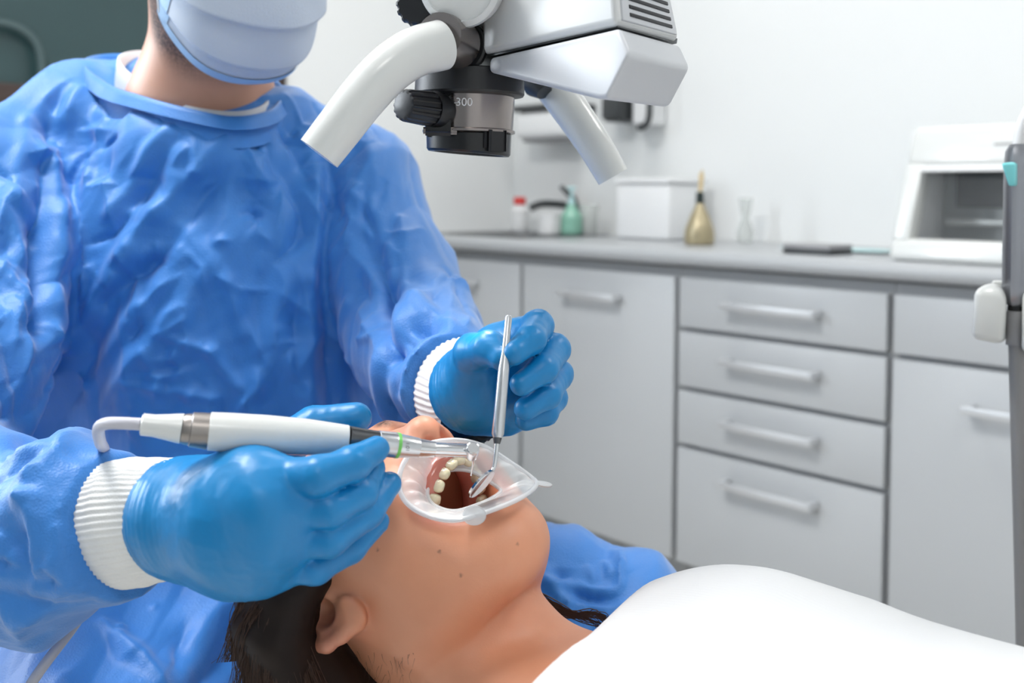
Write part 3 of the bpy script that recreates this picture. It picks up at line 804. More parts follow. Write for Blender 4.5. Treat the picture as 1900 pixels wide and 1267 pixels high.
# vents on the end face of the upper housing
e00, e10, e01, e11 = up0[1], up0[1] + wv2, tops[1], tops[1] + wv2 + lean
def endp(u, v): return (e00 * (1 - u) + e10 * u) * (1 - v) + (e01 * (1 - u) + e11 * u) * v
en = norm(np.cross(e10 - e00, e01 - e00))
if en @ (CAM - endp(.5, .5)) < 0: en = -en
vp = hullobj('vent_panel', [endp(u, v) + en * k for u in (.07, .93) for v in (.05, .92) for k in (-.004, .0012)], M['scopegrey'], ms, .0006)
for i in range(10):
    v0 = .10 + i * .078
    hullobj('vent_slot', [endp(u, v) + en * k for u in (.17, .85) for v in (v0, v0 + .036) for k in (-.0005, .0019)], M['vent'], vp, .0004)
# arm to the ceiling (above the frame)
a0 = P(900, -140, .86)
tubeobj('suspension_arm', spline([a0, a0 + np.array([0, .05, .12]), a0 + np.array([.1, .3, .35]), a0 + np.array([.3, .6, .45])], 24), .035, M['scope'], ms, seg=24)
a1 = a0 + np.array([.3, .6, .45])
latheobj('arm_column', a1 - ZD * .06, ZD, [(0, .04), (.01, .05), (.12, .05), (.13, .035), (ROOM_H - a1[2] + .04, .035), (ROOM_H - a1[2] + .042, .11), (ROOM_H - a1[2] + .0599, .11)], M['scope'], ms, seg=32)
# engraved 300 and its index line
def text(name, s, size, o, ex, ey, mt, parent):
    cu = bpy.data.curves.new(name, 'FONT'); cu.body = s; cu.size = size; cu.align_x = 'CENTER'; cu.align_y = 'CENTER'; cu.extrude = .00006; cu.materials.append(mt)
    t = bpy.data.objects.new(name + '_tmp', cu); COL.objects.link(t); bpy.context.view_layer.update()
    me = t.to_mesh(); ex, ey = norm(ex), norm(ey); ez = np.cross(ex, ey)
    V = [np.asarray(o) + ex * v.co.x + ey * v.co.y + ez * v.co.z for v in me.vertices]; F = [list(p_.vertices) for p_ in me.polygons]
    t.to_mesh_clear(); bpy.data.objects.remove(t)
    return meshobj(name, V, F, mt, parent, smooth=False)
c, nn = on_ring(197, -.07, 84.6); ex = np.cross(AX, nn); ex = ex if ex[0] > 0 else -ex
text('scale_number', '300', .0082, c, ex, -AX, M['print'], obj_)
c, nn = on_ring(198, -.30, 84.4); ex = np.cross(AX, nn)
bmobj('index_line', obox(c, ex, AX, nn, (.0085, .0005, .0003)), M['print'], obj_)
# lamp of the microscope, shining down on the mouth
sl = bpy.data.lights.new('microscope_lamp', 'SPOT'); sl.energy = 2.6; sl.spot_size = .3; sl.spot_blend = .6; sl.shadow_soft_size = .012; sl.color = (1, .97, .92)
slo = bpy.data.objects.new('microscope_lamp', sl); COL.objects.link(slo)
sp0 = along(296); tgt = P(858, 900, .70); slo.location = sp0
slo.rotation_euler = Vector(tgt - sp0).to_track_quat('-Z', 'Y').to_euler()

# ================================================================== assistant holder with suction tube (right edge)
DH = 1.0
ih = thing('instrument_holder', P(1840, 640, DH), 'white two-pronged instrument holder at the right edge', 'holder')
hullobj('prong', [P(x, y, d) for x, y, d in ((1808, 535, DH - .02), (1802, 628, DH - .02), (1862, 640, DH - .02), (1868, 545, DH - .02), (1845, 520, DH),
        (1812, 540, DH + .03), (1806, 628, DH + .03), (1868, 636, DH + .03), (1868, 540, DH + .03))], M['whitegloss'], ih, .006)
hullobj('prong', [P(x, y, d) for x, y, d in ((1897, 540, DH - .02), (1895, 655, DH - .02), (1960, 655, DH - .02), (1960, 545, DH - .02), (1930, 522, DH),
        (1897, 540, DH + .03), (1895, 650, DH + .03), (1960, 650, DH + .03), (1960, 545, DH + .03))], M['whitegloss'], ih, .006)
hullobj('rear_bar', [P(x, y, d) for x, y, d in ((1838, 520, DH + .028), (1842, 560, DH + .028), (1960, 560, DH + .028), (1960, 520, DH + .028),
        (1838, 520, DH + .05), (1842, 560, DH + .05), (1960, 560, DH + .05), (1960, 520, DH + .05))], M['whitegloss'], ih, .004)
hb = P(1930, 545, DH + .04)
tubeobj('support_arm', spline([hb, hb + np.array([.06, .06, -.02]), hb + np.array([.2, .12, -.05]), hb + np.array([.3, .12, -.2])], 24), .02, M['white'], ih, seg=20)
fb = hb + np.array([.3, .12, 0]); fb[2] = 0
latheobj('stand', fb, ZD, [(0, .16), (.015, .16), (.025, .03), (hb[2] - .18, .024)], M['white'], ih, seg=32)
sc_ = thing('suction_handpiece', P(1885, 590, DH), 'grey metal suction handpiece with teal slide hanging in the white holder', 'suction handpiece')
sb, stp = P(1884, 568, DH), P(1889, 268, DH)
sdir = norm(stp - sb); L = np.linalg.norm(stp - sb); sqr = lambda a, h: 1 / np.maximum(np.abs(np.cos(a)), np.abs(np.sin(a))) ** .55
latheobj('grip', sb, sdir, [(0, .0055), (.006, .0095), (.012, .0105), (L - .02, .0105), (L - .006, .0095), (L, .0065)], M['suction'], sc_, seg=40, radial=sqr)
latheobj('collar', sb - sdir * .004, sdir, [(0, .0068), (.004, .0068)], M['blackgloss'], sc_, seg=24)
latheobj('sleeve', sb - sdir * .036, sdir, [(0, .0078), (.0315, .0078)], M['greyplastic'], sc_, seg=24)
tubeobj('tip', spline([stp - sdir * .002, stp + sdir * .02 + RIGHT * .004, stp + sdir * .05 + RIGHT * .02, stp + sdir * .08 + RIGHT * .045], 14), .0052, M['white'], sc_, seg=16)
hullobj('slide_valve', [P(x, y, d) for x, y, d in ((1858, 303, DH - .022), (1872, 345, DH - .022), (1882, 345, DH - .022), (1885, 305, DH - .022), (1880, 300, DH - .02), (1862, 302, DH - .008), (1872, 345, DH - .008), (1888, 345, DH - .008), (1888, 302, DH - .008))], M['teal'], sc_, .0015)
hs = [P(1886, 640, DH), P(1888, 720, DH), P(1893, 900, DH), P(1898, 1100, DH), P(1903, 1300, DH), P(1915, 1500, DH + .02), P(1960, 1700, DH + .05)]
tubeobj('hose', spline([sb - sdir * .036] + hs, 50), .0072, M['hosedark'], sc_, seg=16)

# ================================================================== heads
def head(S, jaw=0.0, sc=1.0, fine=True, ear_a=0.0):
    """adds a head to S in head coordinates (a forward, i down towards the chin, r to the person's right); jaw = opening in radians"""
    v = lambda a, i, r: np.array([a, i, r]) * sc
    def J(a, i, r):
        c, s = math.cos(jaw), math.sin(jaw)
        return np.array([a * c - i * s, i * c + a * s, r]) * sc
    S.ell(v(-.018, -.052, 0), np.array([.092, .078, .074]) * sc, .02)
    S.ell(v(.032, -.002, 0), np.array([.062, .082, .062]) * sc, .03)
    S.ell(v(.058, .036, 0), np.array([.033, .035, .033]) * sc, .026)
    for e in (-1, 1):
        S.ell(v(.045, .014, e * .043), np.array([.026, .020, .022]) * sc, .026)
        S.cone(v(.0, .0, e * .054), J(.010, .056, e * .044), .02 * sc, .016 * sc, .025)
        S.cone(J(.010, .056, e * .044), J(.061, .075, e * .013), .016 * sc, .0160 * sc, .025)
        S.cone(v(.041, .02, e * .043), J(.044, .058, e * .034), .024 * sc, .019 * sc, .028)
        S.cone(v(.045, .03, e * .044), J(.030, .062, e * .036), .018 * sc, .015 * sc, .025)
        S.cone(v(.050, .035, e * .036), J(.060, .064, e * .028), .016 * sc, .016 * sc, .024)
    S.ell(J(.063, .074, 0), np.array([.0205, .0175, .022]) * sc, .022)
    S.ell(J(.031, .060, 0), np.array([.043, .019, .034]) * sc, .025)
    # nose
    S.cone(v(.079, -.014, 0), v(.100, .027, 0), .0085 * sc, .0115 * sc, .016)
    S.ell(v(.1025, .0275, 0), np.array([.0115, .0105, .0115]) * sc, .008)
    for e in (-1, 1):
        S.ell(v(.0915, .032, e * .0135), np.array([.011, .0085, .0075]) * sc, .008)
        S.ell(v(.0985, .0405, e * .0075), np.array([.0075, .006, .0042]) * sc, .003, sub=True)
        # eyes: socket then closed lid
        S.ell(v(.094, -.004, e * .033), np.array([.017, .013, .018]) * sc, .018, sub=True)
        S.ell(v(.0735, -.003, e * .032), np.array([.0125, .0115, .014]) * sc, .006)
        S.cone(v(.088, -.022, e * .018), v(.076, -.024, e * .046), .0075 * sc, .007 * sc, .016)
    # ears
    if fine:
        for e in (-1, 1):
            w_ = lambda a, i, r: np.array([a + ear_a, i, r * e]) * sc
            hx = [(.004, -.006, .072), (.003, -.018, .076), (-.006, -.028, .081), (-.018, -.029, .085), (-.028, -.019, .088), (-.031, -.003, .088), (-.027, .011, .085), (-.019, .021, .081), (-.010, .029, .077)]
            S.ell(w_(-.013, .0, .074), np.array([.016, .026, .005]) * sc, .006)
            S.chain([w_(*q) for q in hx], [.0048 * sc] * len(hx), .004)
            S.chain([w_(-.006, -.016, .077), w_(-.019, -.008, .082), w_(-.021, .006, .081), w_(-.013, .016, .078)], [.0035 * sc] * 4, .005)
            S.ell(w_(-.006, .026, .0755), np.array([.011, .0115, .005]) * sc, .006)
            S.ell(w_(.001, .003, .0735), np.array([.005, .006, .0055]) * sc, .005)
            S.ell(w_(-.009, .003, .080), np.array([.0085, .0095, .0095]) * sc, .004, sub=True)
            S.ell(w_(-.011, -.015, .083), np.array([.006, .006, .006]) * sc, .004, sub=True)
MC = np.array([.083, .072, 0.0])

# ------------------------------------------------------------------ patient
PA, PI = np.array([-.050, -.140, .989]), np.array([.806, -.590, -.042])
PA = norm(PA); PI = norm(PI - PA * (PA @ PI)); PR = np.cross(PI, PA)
PB = np.stack([PA, PI, PR], 1); PT = np.array([-.0762, .7547, CAMH - .263])
toW = lambda q: np.asarray(q) @ PB.T + PT
toL = lambda p: (np.asarray(p) - PT) @ PB
TD = norm([.83, -.56, -.03]); TL = norm(np.cross(ZD, TD)); TZ = np.cross(TD, TL)   # TD to the feet, TL to the far side
T0 = np.array([.055, .655, .695])
TR = np.stack([TD, TL, TZ], 1)
tp = lambda d, l, z: T0 + TD * d + TL * l + TZ * z
neck_base = tp(.0, .0, -.014)
S = SDF(); head(S, jaw=.36, ear_a=.012)
nl = [np.array([-.03, .005, 0]), np.array([-.046, .072, 0]), toL(neck_base) * np.array([1, .75, 1]) + np.array([0, 0, 0]), toL(neck_base)]
S.chain(nl, [.056, .047, .048, .058], .010)
for e in (-1, 1):
    S.cone(toL(tp(-.01, .0, .0)), toL(tp(.03, e * .17, -.025)), .048, .040, .04)
    S.cone(np.array([-.025, .03, -e * .042]), toL(tp(.045, e * .02, .030)), .012, .011, .025)      # sternomastoid
S.ell(toL(tp(.10, 0, -.012)), (.16, .15, .084), .05, R=(PB.T @ TR))
n = norm([.83, .55, 0]); e_ = np.array([-.55, .83, 0]); rr = np.array([0, 0, 1.0])
S.ell(MC - n * .022 - e_ * .004, (.062, .0215, .033), .010, R=np.stack([n, e_, rr], 1), sub=True)
S.ell((.030, .060, 0), (.045, .026, .027), .008, sub=True)
PATIENT = S
VL, F = S.mesh(.0016, lo=(-.135, -.145, -.125), hi=(.125, .205, .11))
VL = relax(VL, F, 2, .4)
# colour zones in head coordinates
q = MC - n * .022 - e_ * .004
d_in = np.sqrt((((VL - q) @ n) / .062) ** 2 + (((VL - q) @ e_) / .0215) ** 2 + (VL[:, 2] / .034) ** 2)
z_r = np.clip((1.10 - d_in) / .08, 0, 1) * (VL[:, 0] > .0)
d2 = np.sqrt(((VL[:, 0] - .03) / .045) ** 2 + ((VL[:, 1] - .06) / .026) ** 2 + (VL[:, 2] / .027) ** 2)
z_r = np.maximum(z_r, np.clip((1.10 - d2) / .08, 0, 1))
z_b = np.clip((1.45 - d_in) / .3, 0, 1) * .8
z_b = np.maximum(z_b, .35 * np.exp(-(np.linalg.norm(VL - np.array([.1, .03, 0]), axis=1) / .02) ** 2))
z_b = np.maximum(z_b, .5 * np.exp(-(np.linalg.norm(VL - np.array([-.010, .012, .082]), axis=1) / .018) ** 2))
z_g = np.zeros(len(VL))
for e in (-1, 1):
    for a, b in (((.092, -.022, e * .014), (.086, -.030, e * .034)), ((.086, -.030, e * .034), (.072, -.026, e * .052))):
        dd, _t = seg_dist(VL, np.array(a), np.array(b)); z_g = np.maximum(z_g, np.clip((.0095 - dd) / .004, 0, 1))
    dd, _t = seg_dist(VL, np.array((.083, .003, e * .022)), np.array((.078, .003, e * .044))); z_g = np.maximum(z_g, np.clip((.004 - dd) / .002, 0, 1))
for q in ((640, 880), (815, 1023), (855, 1067), (700, 1020), (960, 1010)):      # freckles
    h_ = S.hit(q[0], q[1], to_local=toL)
    if h_ is not None: z_g = np.maximum(z_g, .75 * np.clip((.0013 - np.linalg.norm(VL - toL(h_), axis=1)) / .0006, 0, 1))
col = np.stack([z_r, z_g, z_b, np.ones(len(VL))], 1)
# coarse torso under the clothes, joined to the same body
B = SDF()
B.ell(tp(.12, 0, -.01), (.19, .155, .09), .05, R=TR); B.ell(tp(.36, 0, -.02), (.2, .135, .085), .06, R=TR); B.ell(tp(.56, 0, -.03), (.14, .155, .085), .06, R=TR)
for e in (-1, 1):
    B.chain([tp(.0, e * .16, -.03), tp(.26, e * .21, -.06), tp(.46, e * .16, .03), tp(.53, e * .08, .06)], [.046, .038, .03, .028], .03)
    B.chain([tp(.58, e * .085, -.03), tp(1.0, e * .1, .03), tp(1.38, e * .1, -.10)], [.075, .055, .035], .03)
V2, F2 = B.mesh(.012); V2 = relax(V2, F2, 2)
Vw = np.concatenate([toW(VL), V2]); Fw = np.concatenate([F, F2 + len(VL)])
col = np.concatenate([col, np.tile([0, 0, 0, 1.0], (len(V2), 1))])
patient = meshobj('person', Vw, Fw, M['skin'], None, tp(.3, 0, -.11), colors=col)
tag(patient, 'patient in a white top lying back with mouth held wide open', 'person')

# shirt
Sh = SDF()
Sh.ell(tp(.13, 0, -.005), (.205, .170, .100), .05, R=TR); Sh.ell(tp(.38, 0, .0), (.26, .160, .098), .08, R=TR); Sh.cone(tp(.14, .085, .030), tp(.55, .085, .02), .062, .066, .06); Sh.ell(tp(.58, 0, -.02), (.15, .17, .09), .06, R=TR)
for e in (-1, 1):
    Sh.ell(tp(.05, e * .078, .056), (.064, .062, .050), .07, R=TR)
    Sh.cone(tp(-.005, e * .03, .0), tp(.03, e * .165, -.02), .066, .058, .05)
    Sh.chain([tp(.0, e * .16, -.025), tp(.2, e * .205, -.05)], [.056, .052], .03)
na, nb = P(1128, 1168, .735), P(1004, 1272, .62)
ndir = norm(toW(nl[1]) - neck_base); ee = norm(nb - na); nn = norm(ndir - ee * (ndir @ ee))
Sh.half(na, nn, .004)
Vs, Fs = Sh.mesh(.006); Vs = relax(Vs, Fs, 2)
N = normals(Vs, Fs)
tor = np.stack([(Vs - T0) @ TD, (Vs - T0) @ TL, (Vs - T0) @ TZ], 1)
dsp = .0035 * crinkle(tor * np.array([.6, 1, 1]), 7, 5, 2) 
Vs = Vs + N * (dsp * np.clip(tor[:, 0] / .08, 0, 1))[:, None]
sh_o = meshobj('shirt', Vs, Fs, M['shirt'], patient); sh_o['label'] = 'white ribbed knit top'
# trousers
Tr = SDF(); Tr.ell(tp(.62, 0, -.025), (.13, .175, .093), .05, R=TR)
for e in (-1, 1): Tr.chain([tp(.62, e * .085, -.03), tp(1.0, e * .1, .03), tp(1.34, e * .1, -.09)], [.09, .072, .055], .03)
V_, F_ = Tr.mesh(.014); meshobj('trousers', relax(V_, F_, 2), F_, M['trouser'], patient)

# hair: scalp cap plus hanging locks
H = SDF()
H.ell((-.024, -.056, 0), (.096, .086, .0815), .01)
H.half((.004, -.002, 0), (1, .93, 0), .008)
H.half((0, .045, 0), (-.2, 1, 0), .01)
for e in (-1, 1): H.ell((-.002, .006, e * .088), (.032, .026, .022), .006, sub=True)
lock = [[(600, 1020, .72), (530, 1095, .695), (490, 1170, .69), (478, 1290, .70)],
        [(560, 1020, .715), (500, 1090, .70), (462, 1160, .70), (452, 1225, .705)],
        [(575, 1060, .70), (535, 1110, .690), (515, 1190, .685), (520, 1330, .69)],
        [(572, 1070, .70), (545, 1130, .692), (542, 1200, .690), (570, 1330, .69)],
        [(540, 1100, .73), (540, 1200, .72), (580, 1300, .72)],
        [(590, 1215, .705), (625, 1270, .715), (690, 1330, .73)],
        [(540, 1150, .75), (610, 1260, .755), (680, 1330, .76)]]
lr = [[.016, .013, .011, .006], [.014, .011, .008, .003], [.014, .012, .011, .009], [.009, .007, .0075, .008], [.028, .028, .024], [.008, .010, .012], [.035, .034, .03]]
for l_, r_ in zip(lock, lr): H.chain([toL(P(*q)) for q in l_], r_, .014)
VH, FH = H.mesh(.0028); VH = relax(VH, FH, 2)
hair = meshobj('hair', toW(VH), FH, M['hairdark'], patient); hair['label'] = 'long dark brown hair'
def strands(name, paths, r, mt, parent):
    Vv, Ff = [], []; o = 0
    for pth in paths:
        v_, f_ = tube(pth, np.linspace(r, r * .35, len(pth)), seg=3, cap=False); Vv.append(v_); Ff += [tuple(i + o for i in f) for f in f_]; o += len(v_)
    ob = meshobj(name, np.concatenate(Vv), Ff, mt, parent); ob['kind'] = 'stuff'; return ob
M['hairlight'] = mat('brown_hair_strand', (66, 44, 33), .42, noise=(40, .3))
paths = []
for k in range(1500):
    u = RNG.random(); i = [0, 1, 2, 3][RNG.integers(4)]
    base = np.array(lock[i], float); rad = np.array(lr[i]); pts = spline([P(*q) for q in base], 14); rd = np.interp(np.linspace(0, 1, 14), np.linspace(0, 1, 4), rad)
    ang = RNG.uniform(-1.9, 1.9); tow = norm(CAM - pts[6]); sd_ = norm(np.cross(tow, ZD))
    off = (tow * math.cos(ang) + sd_ * math.sin(ang))
    w1, w2, f1 = RNG.normal(0, .0016), RNG.normal(0, .0016), RNG.uniform(4, 9)
    tt = np.linspace(0, 1, 14)
    pth = pts + np.outer(rd * RNG.uniform(1.03, 1.2), off) + np.outer(w1 * np.sin(f1 * tt), sd_) + np.outer(w2 * np.cos(f1 * tt) + RNG.normal(0, .006) * tt ** 3, sd_)
    paths.append(pth)
strands('hair_strands', paths, .0004, M['hairlight'], hair)
paths = []
for k in range(46):
    j = lambda s_: RNG.normal(0, s_)
    if k % 2: pp = [(985 + j(8), 1098 + j(5), .80), (1035 + j(6), 1128 + j(5), .80), (1085 + j(6), 1145 + j(6), .80), (1118 + j(6), 1160 + j(6), .80)]
    else: pp = [(1010 + j(6), 1125 + j(4), .80), (1060 + j(5), 1142 + j(4), .80), (1098 + j(4), 1137 + j(4), .80), (1125 + j(5), 1152 + j(5), .80), (1132 + j(5), 1180 + j(6), .80)]
    paths.append(spline([P(*q) for q in pp], 16))
strands('hair_curl', paths, .0006, M['hairlight'], hair)
paths = []                                            # fine nape hair below the ear
for k in range(34):
    x0, y0 = RNG.uniform(640, 770), RNG.uniform(1205, 1262)
    a = S.hit(x0, y0, to_local=toL)
    if a is None: continue
    b = a + np.array([RNG.uniform(-.004, .004), 0, -RNG.uniform(.006, .013)]) + norm(CAM - a) * .0015
    paths.append(spline([a, (a + b) / 2 + RNG.normal(0, .0012, 3), b], 6))
if paths: strands('nape_hair', paths, .00014, M['hairlight'], hair)

# teeth and gums
def blob(c, ax, size, pw=3.0, nu=10, nv=8):
    """super-ellipsoid with axes ax (3x3 columns)"""
    V, F = [], []
    sg = lambda x, p: np.sign(x) * np.abs(x) ** p
    for i in range(nv + 1):
        ph = -math.pi / 2 + math.pi * i / nv
        for j in range(nu):
            th = 2 * math.pi * j / nu
            V.append(np.asarray(c) + ax @ (np.array([sg(math.cos(ph), 2 / pw) * sg(math.cos(th), 2 / pw), sg(math.cos(ph), 2 / pw) * sg(math.sin(th), 2 / pw), sg(math.sin(ph), 2 / pw)]) * size))
    for i in range(nv):
        for j in range(nu): F.append((i * nu + j, i * nu + (j + 1) % nu, (i + 1) * nu + (j + 1) % nu, (i + 1) * nu + j))
    return np.array(V), F
def arch(phi, a0, ra, rr_): return np.array([a0 + ra * math.cos(phi), 0, rr_ * math.sin(phi)])
JA = .36
def jawrot(q):
    c, s = math.cos(JA), math.sin(JA); q = np.asarray(q)
    return np.array([q[0] * c - q[1] * s, q[1] * c + q[0] * s, q[2]])
for upper in (True, False):
    a0, ra, rr_ = (.048, .040, .0265) if upper else (.038, .036, .0235)
    phis = np.radians([8.5, 26, 42, 57, 72, 88, 104]); ws = [.0050, .0042, .0045, .0042, .0042, .0054, .0050]
    i_edge = .058 if upper else .049
    gp = []
    for phi in np.linspace(-1.95, 1.95, 33):
        p_ = arch(phi, a0, ra, rr_); p_[1] = i_edge - .0115 if upper else i_edge + .0115
        p_[0] -= .0005; gp.append(p_ if upper else jawrot(p_))
    tubeobj('gum', toW(np.array(gp)), .0075, M['gum'], patient, seg=14)
    for sg_ in (1, -1):
        for phi, w_ in zip(phis, ws):
            c_ = arch(phi * sg_, a0, ra, rr_); c_[1] = i_edge - .0052 if upper else i_edge + .0052
            tan = norm([-ra * math.sin(phi * sg_), 0, rr_ * math.cos(phi * sg_)]); out = norm(np.cross(tan, [0, 1.0, 0])); 
            if out @ np.array([math.cos(phi), 0, math.sin(phi * sg_)]) < 0: out = -out
            up_ = np.array([0, 1.0, 0]); back = abs(phi) > .9
            ax = np.stack([tan, out, up_], 1)
            if not upper: c_ = jawrot(c_); ax = np.stack([jawrot(tan), jawrot(out), jawrot(up_)], 1)
            thick = .0046 if back else .0031
            v_, f_ = blob(c_, ax, np.array([w_, thick, .0056 if not back else .0046]), 2.9 if not back else 3.2)
            meshobj('tooth', toW(v_), f_, M['tooth'], patient)
v_, f_ = blob(np.array([.018, .078, 0]), np.stack([norm([.9, .4, 0]), norm([-.4, .9, 0]), [0, 0, 1.0]], 1), np.array([.030, .009, .019]), 2.2, 16, 12)
M['tongue'] = mat('tongue', (176, 92, 88), .35, noise=(150, .15))
meshobj('tongue', toW(v_), f_, M['tongue'], patient)

# ------------------------------------------------------------------ lip retractor
def ret_surf(px, py):
    """where the view ray meets the curved plane of the lips"""
    d = P(px, py, 1.0) - CAM; d /= np.linalg.norm(d)
    def g(t):
        q = toL(CAM + d * t); return q[0] - (.0885 - .60 * (q[1] - .072) - q[2] ** 2 / .15)
    ts = np.linspace(.5, .95, 400); gs = np.array([g(t) for t in ts])
    for a, b, ga, gb in zip(ts[:-1], ts[1:], gs[:-1], gs[1:]):
        if ga > 0 >= gb: return CAM + d * (a + (b - a) * ga / (ga - gb))
    return None
tr = [(741, 905), (745, 868), (764, 840), (800, 822), (850, 817), (900, 829), (950, 860), (985, 885), (995, 900), (965, 924), (905, 949), (845, 965), (795, 957), (757, 935)]
op = [ret_surf(*q) for q in tr]
RETDBG = [None if q is None else toL(q).round(3).tolist() for q in op]
print('RET', RETDBG)
op = [q for q in op if q is not None]
outer = closed_spline(op, 96)
rt = thing('lip_retractor', outer.mean(0), 'translucent white silicone lip retractor stretched round the open mouth', 'lip retractor')
tubeobj('outer_ring', outer, .0017, M['filmring'], rt, seg=10, closed=True)
oc = toL(outer)
cm = np.array([.080, .069, 0.0])
inner = cm + (oc - cm) * np.array([.51, .51, .55]) - np.array([.83, .55, 0]) * .011
nr = 14; V = []; ang = np.linspace(0, 2 * np.pi, 96, endpoint=False)
for i in range(nr + 1):
    u = i / nr
    p_ = oc * (1 - u) + inner * u
    bul = math.sin(math.pi * min(1, u * 1.1)) * .0035
    wr = .0011 * np.sin(ang * 13 + 3 * np.sin(ang * 2)) * math.sin(math.pi * u) + .0016 * vnoise(np.stack([np.cos(ang) * 3, np.sin(ang) * 3, np.full(96, u * 2.0)], 1), 4) * math.sin(math.pi * u)
    V.append(p_ + np.outer(bul + wr, n))
V = toW(np.concatenate(V)); F = [(i * 96 + k, i * 96 + (k + 1) % 96, (i + 1) * 96 + (k + 1) % 96, (i + 1) * 96 + k) for i in range(nr) for k in range(96)]
mb = meshobj('membrane', V, F, M['film'], rt)
tubeobj('inner_ring', toW(inner), .0013, M['film'], rt, seg=8, closed=True)
def tab(px, py, d, w_, h_, e1, e2, bend=0.0):
    c = P(px, py, d); nrm = norm(np.cross(e1, e2)); V = []; F = []
    k = 24
    for z_ in (-.0006, .0006):
        for r in (0.0, .85, 1.0):
            for j in range(k):
                a = 2 * math.pi * j / k
                V.append(c + e1 * w_ * r * math.cos(a) + e2 * h_ * r * math.sin(a) + nrm * (z_ * (1.6 if r == .85 else 1.0)))
    for q in range(2):
        for r in range(2):
            for j in range(k):
                a = q * 3 * k + r * k; F.append((a + j, a + (j + 1) % k, a + k + (j + 1) % k, a + k + j))
    for j in range(k): F.append((2 * k + j, 2 * k + (j + 1) % k, 5 * k + (j + 1) % k, 5 * k + j))
    return meshobj('grip_tab', V, F, M['film'], rt)
d_ = lambda p: (p - CAM) @ FWD
pt = ret_surf(880, 953); tab(880, 956, d_(pt) - .002, .0075, .0062, CR, CU)
pt = ret_surf(990, 895); pt = op[8] if pt is None else pt
tab(1008, 898, d_(pt) + .001, .0062, .0022, norm(CR - CU * .15), norm(CU * .6 + FWD * .8))

# ================================================================== dentist
# --- head pose
def rodr(w_):
    t = np.linalg.norm(w_) + 1e-12; k = w_ / t; K = np.array([[0, -k[2], k[1]], [k[2], 0, -k[0]], [-k[1], k[0], 0]])
    return np.eye(3) + math.sin(t) * K + (1 - math.cos(t)) * K @ K
DA = norm([.50, -.72, -.40]); _u = np.array([.16, -.30, .94]); DI = -norm(_u - DA * (DA @ _u)); DR = np.cross(DI, DA)
DB = np.stack([DA, DI, DR], 1)
HS = 1.06
chin_w = P(458, 112, 1.035)
DT = chin_w - DB @ (np.array([.078, .108, 0]) * HS)
dW = lambda q: np.asarray(q) @ DB.T + DT
dL = lambda p: (np.asarray(p) - DT) @ DB
NB = P(370, 235, 1.165)                       # base of the neck
S2 = SDF(); head(S2, 0.0, HS)
S2.ell(np.array([.082, .056, 0]) * HS, np.array([.012, .008, .022]) * HS, .012)    # lips
S2.chain([np.array([-.02, .0, 0]), np.array([-.015, .07, 0]), dL(NB)], [.066, .060, .068], .03)
S2.chain([dL(NB), dL(NB + np.array([0, .01, -.1]))], [.072, .080], .05)
Vh, Fh = S2.mesh(.0028, lo=(-.15, -.155, -.14), hi=(.14, .30, .14)); Vh = relax(Vh, Fh, 2, .4)
zz = np.zeros((len(Vh), 4)); zz[:, 3] = 1
q = Vh / HS
bd = np.zeros(len(Vh))
jl = [(.012, -.02, .068), (.006, .055, .064), (.012, .098, .056), (.040, .126, .036), (.062, .130, 0)]
for e in (-1, 1):
    for a, b in zip(jl[:-1], jl[1:]):
        dd, _t = seg_dist(q, np.array(a) * [1, 1, e], np.array(b) * [1, 1, e]); bd = np.maximum(bd, np.clip((.036 - dd) / .016, 0, 1))
bd = np.maximum(bd, np.clip(1.25 - np.linalg.norm((q - [.075, .072, 0]) / [.04, .04, .045], axis=1), 0, 1) * 1.4)
bd *= np.clip((.150 - q[:, 1]) / .03, 0, 1)
zz[:, 1] = np.clip(bd, 0, 1) * .93
# body under the gown (coarse)
SHR, SHL = P(30, 330, 1.10), P(655, 335, 1.19)
ELR, WRR = P(-170, 960, .84), P(300, 962, .655)
ELL, WRL = P(770, 650, 1.04), P(868, 722, .80)
HIP = P(430, 1130, 1.22)
KNL, KNR = P(1130, 1215, .93), P(150, 1470, .90)
B = SDF()
B.ell(P(375, 520, 1.21), (.16, .09, .15), .05); B.ell(P(410, 800, 1.19), (.15, .11, .2), .06); B.ell(HIP, (.17, .13, .12), .06)
for sh, el, wr in ((SHR, ELR, WRR), (SHL, ELL, WRL)):
    B.cone(NB - ZD * .09 + np.array([0, .03, 0]), sh + np.array([0, .01, -.02]), .045, .042, .04); B.chain([sh, el, wr], [.042, .028, .019], .02)
for kn, e in ((KNL, 1), (KNR, -1)):
    hp = HIP + np.array([e * .09, -.02, -.03]); kk = np.array([kn[0], kn[1], kn[2] - .07]); an = np.array([kn[0] + .0, kn[1] + .10, .10])
    B.chain([hp, kk, an], [.075, .055, .04], .03)
    foot = an + np.array([0, 0, -.06]); B.cone(foot, foot + np.array([.02 * e, -.15, -.01]), .03, .026, .02)
Vb, Fb = B.mesh(.013); Vb = relax(Vb, Fb, 2)
Vw = np.concatenate([dW(Vh), Vb]); Fw = np.concatenate([Fh, Fb + len(Vh)]); zc = np.concatenate([zz, np.tile([0, 0, 0, 1.0], (len(Vb), 1))])
dentist = meshobj('person', Vw, Fw, M['skin2'], None, np.array([HIP[0], HIP[1], 0.0]), colors=zc)
tag(dentist, 'dentist in blue gown, mask and gloves leaning over the patient', 'person')
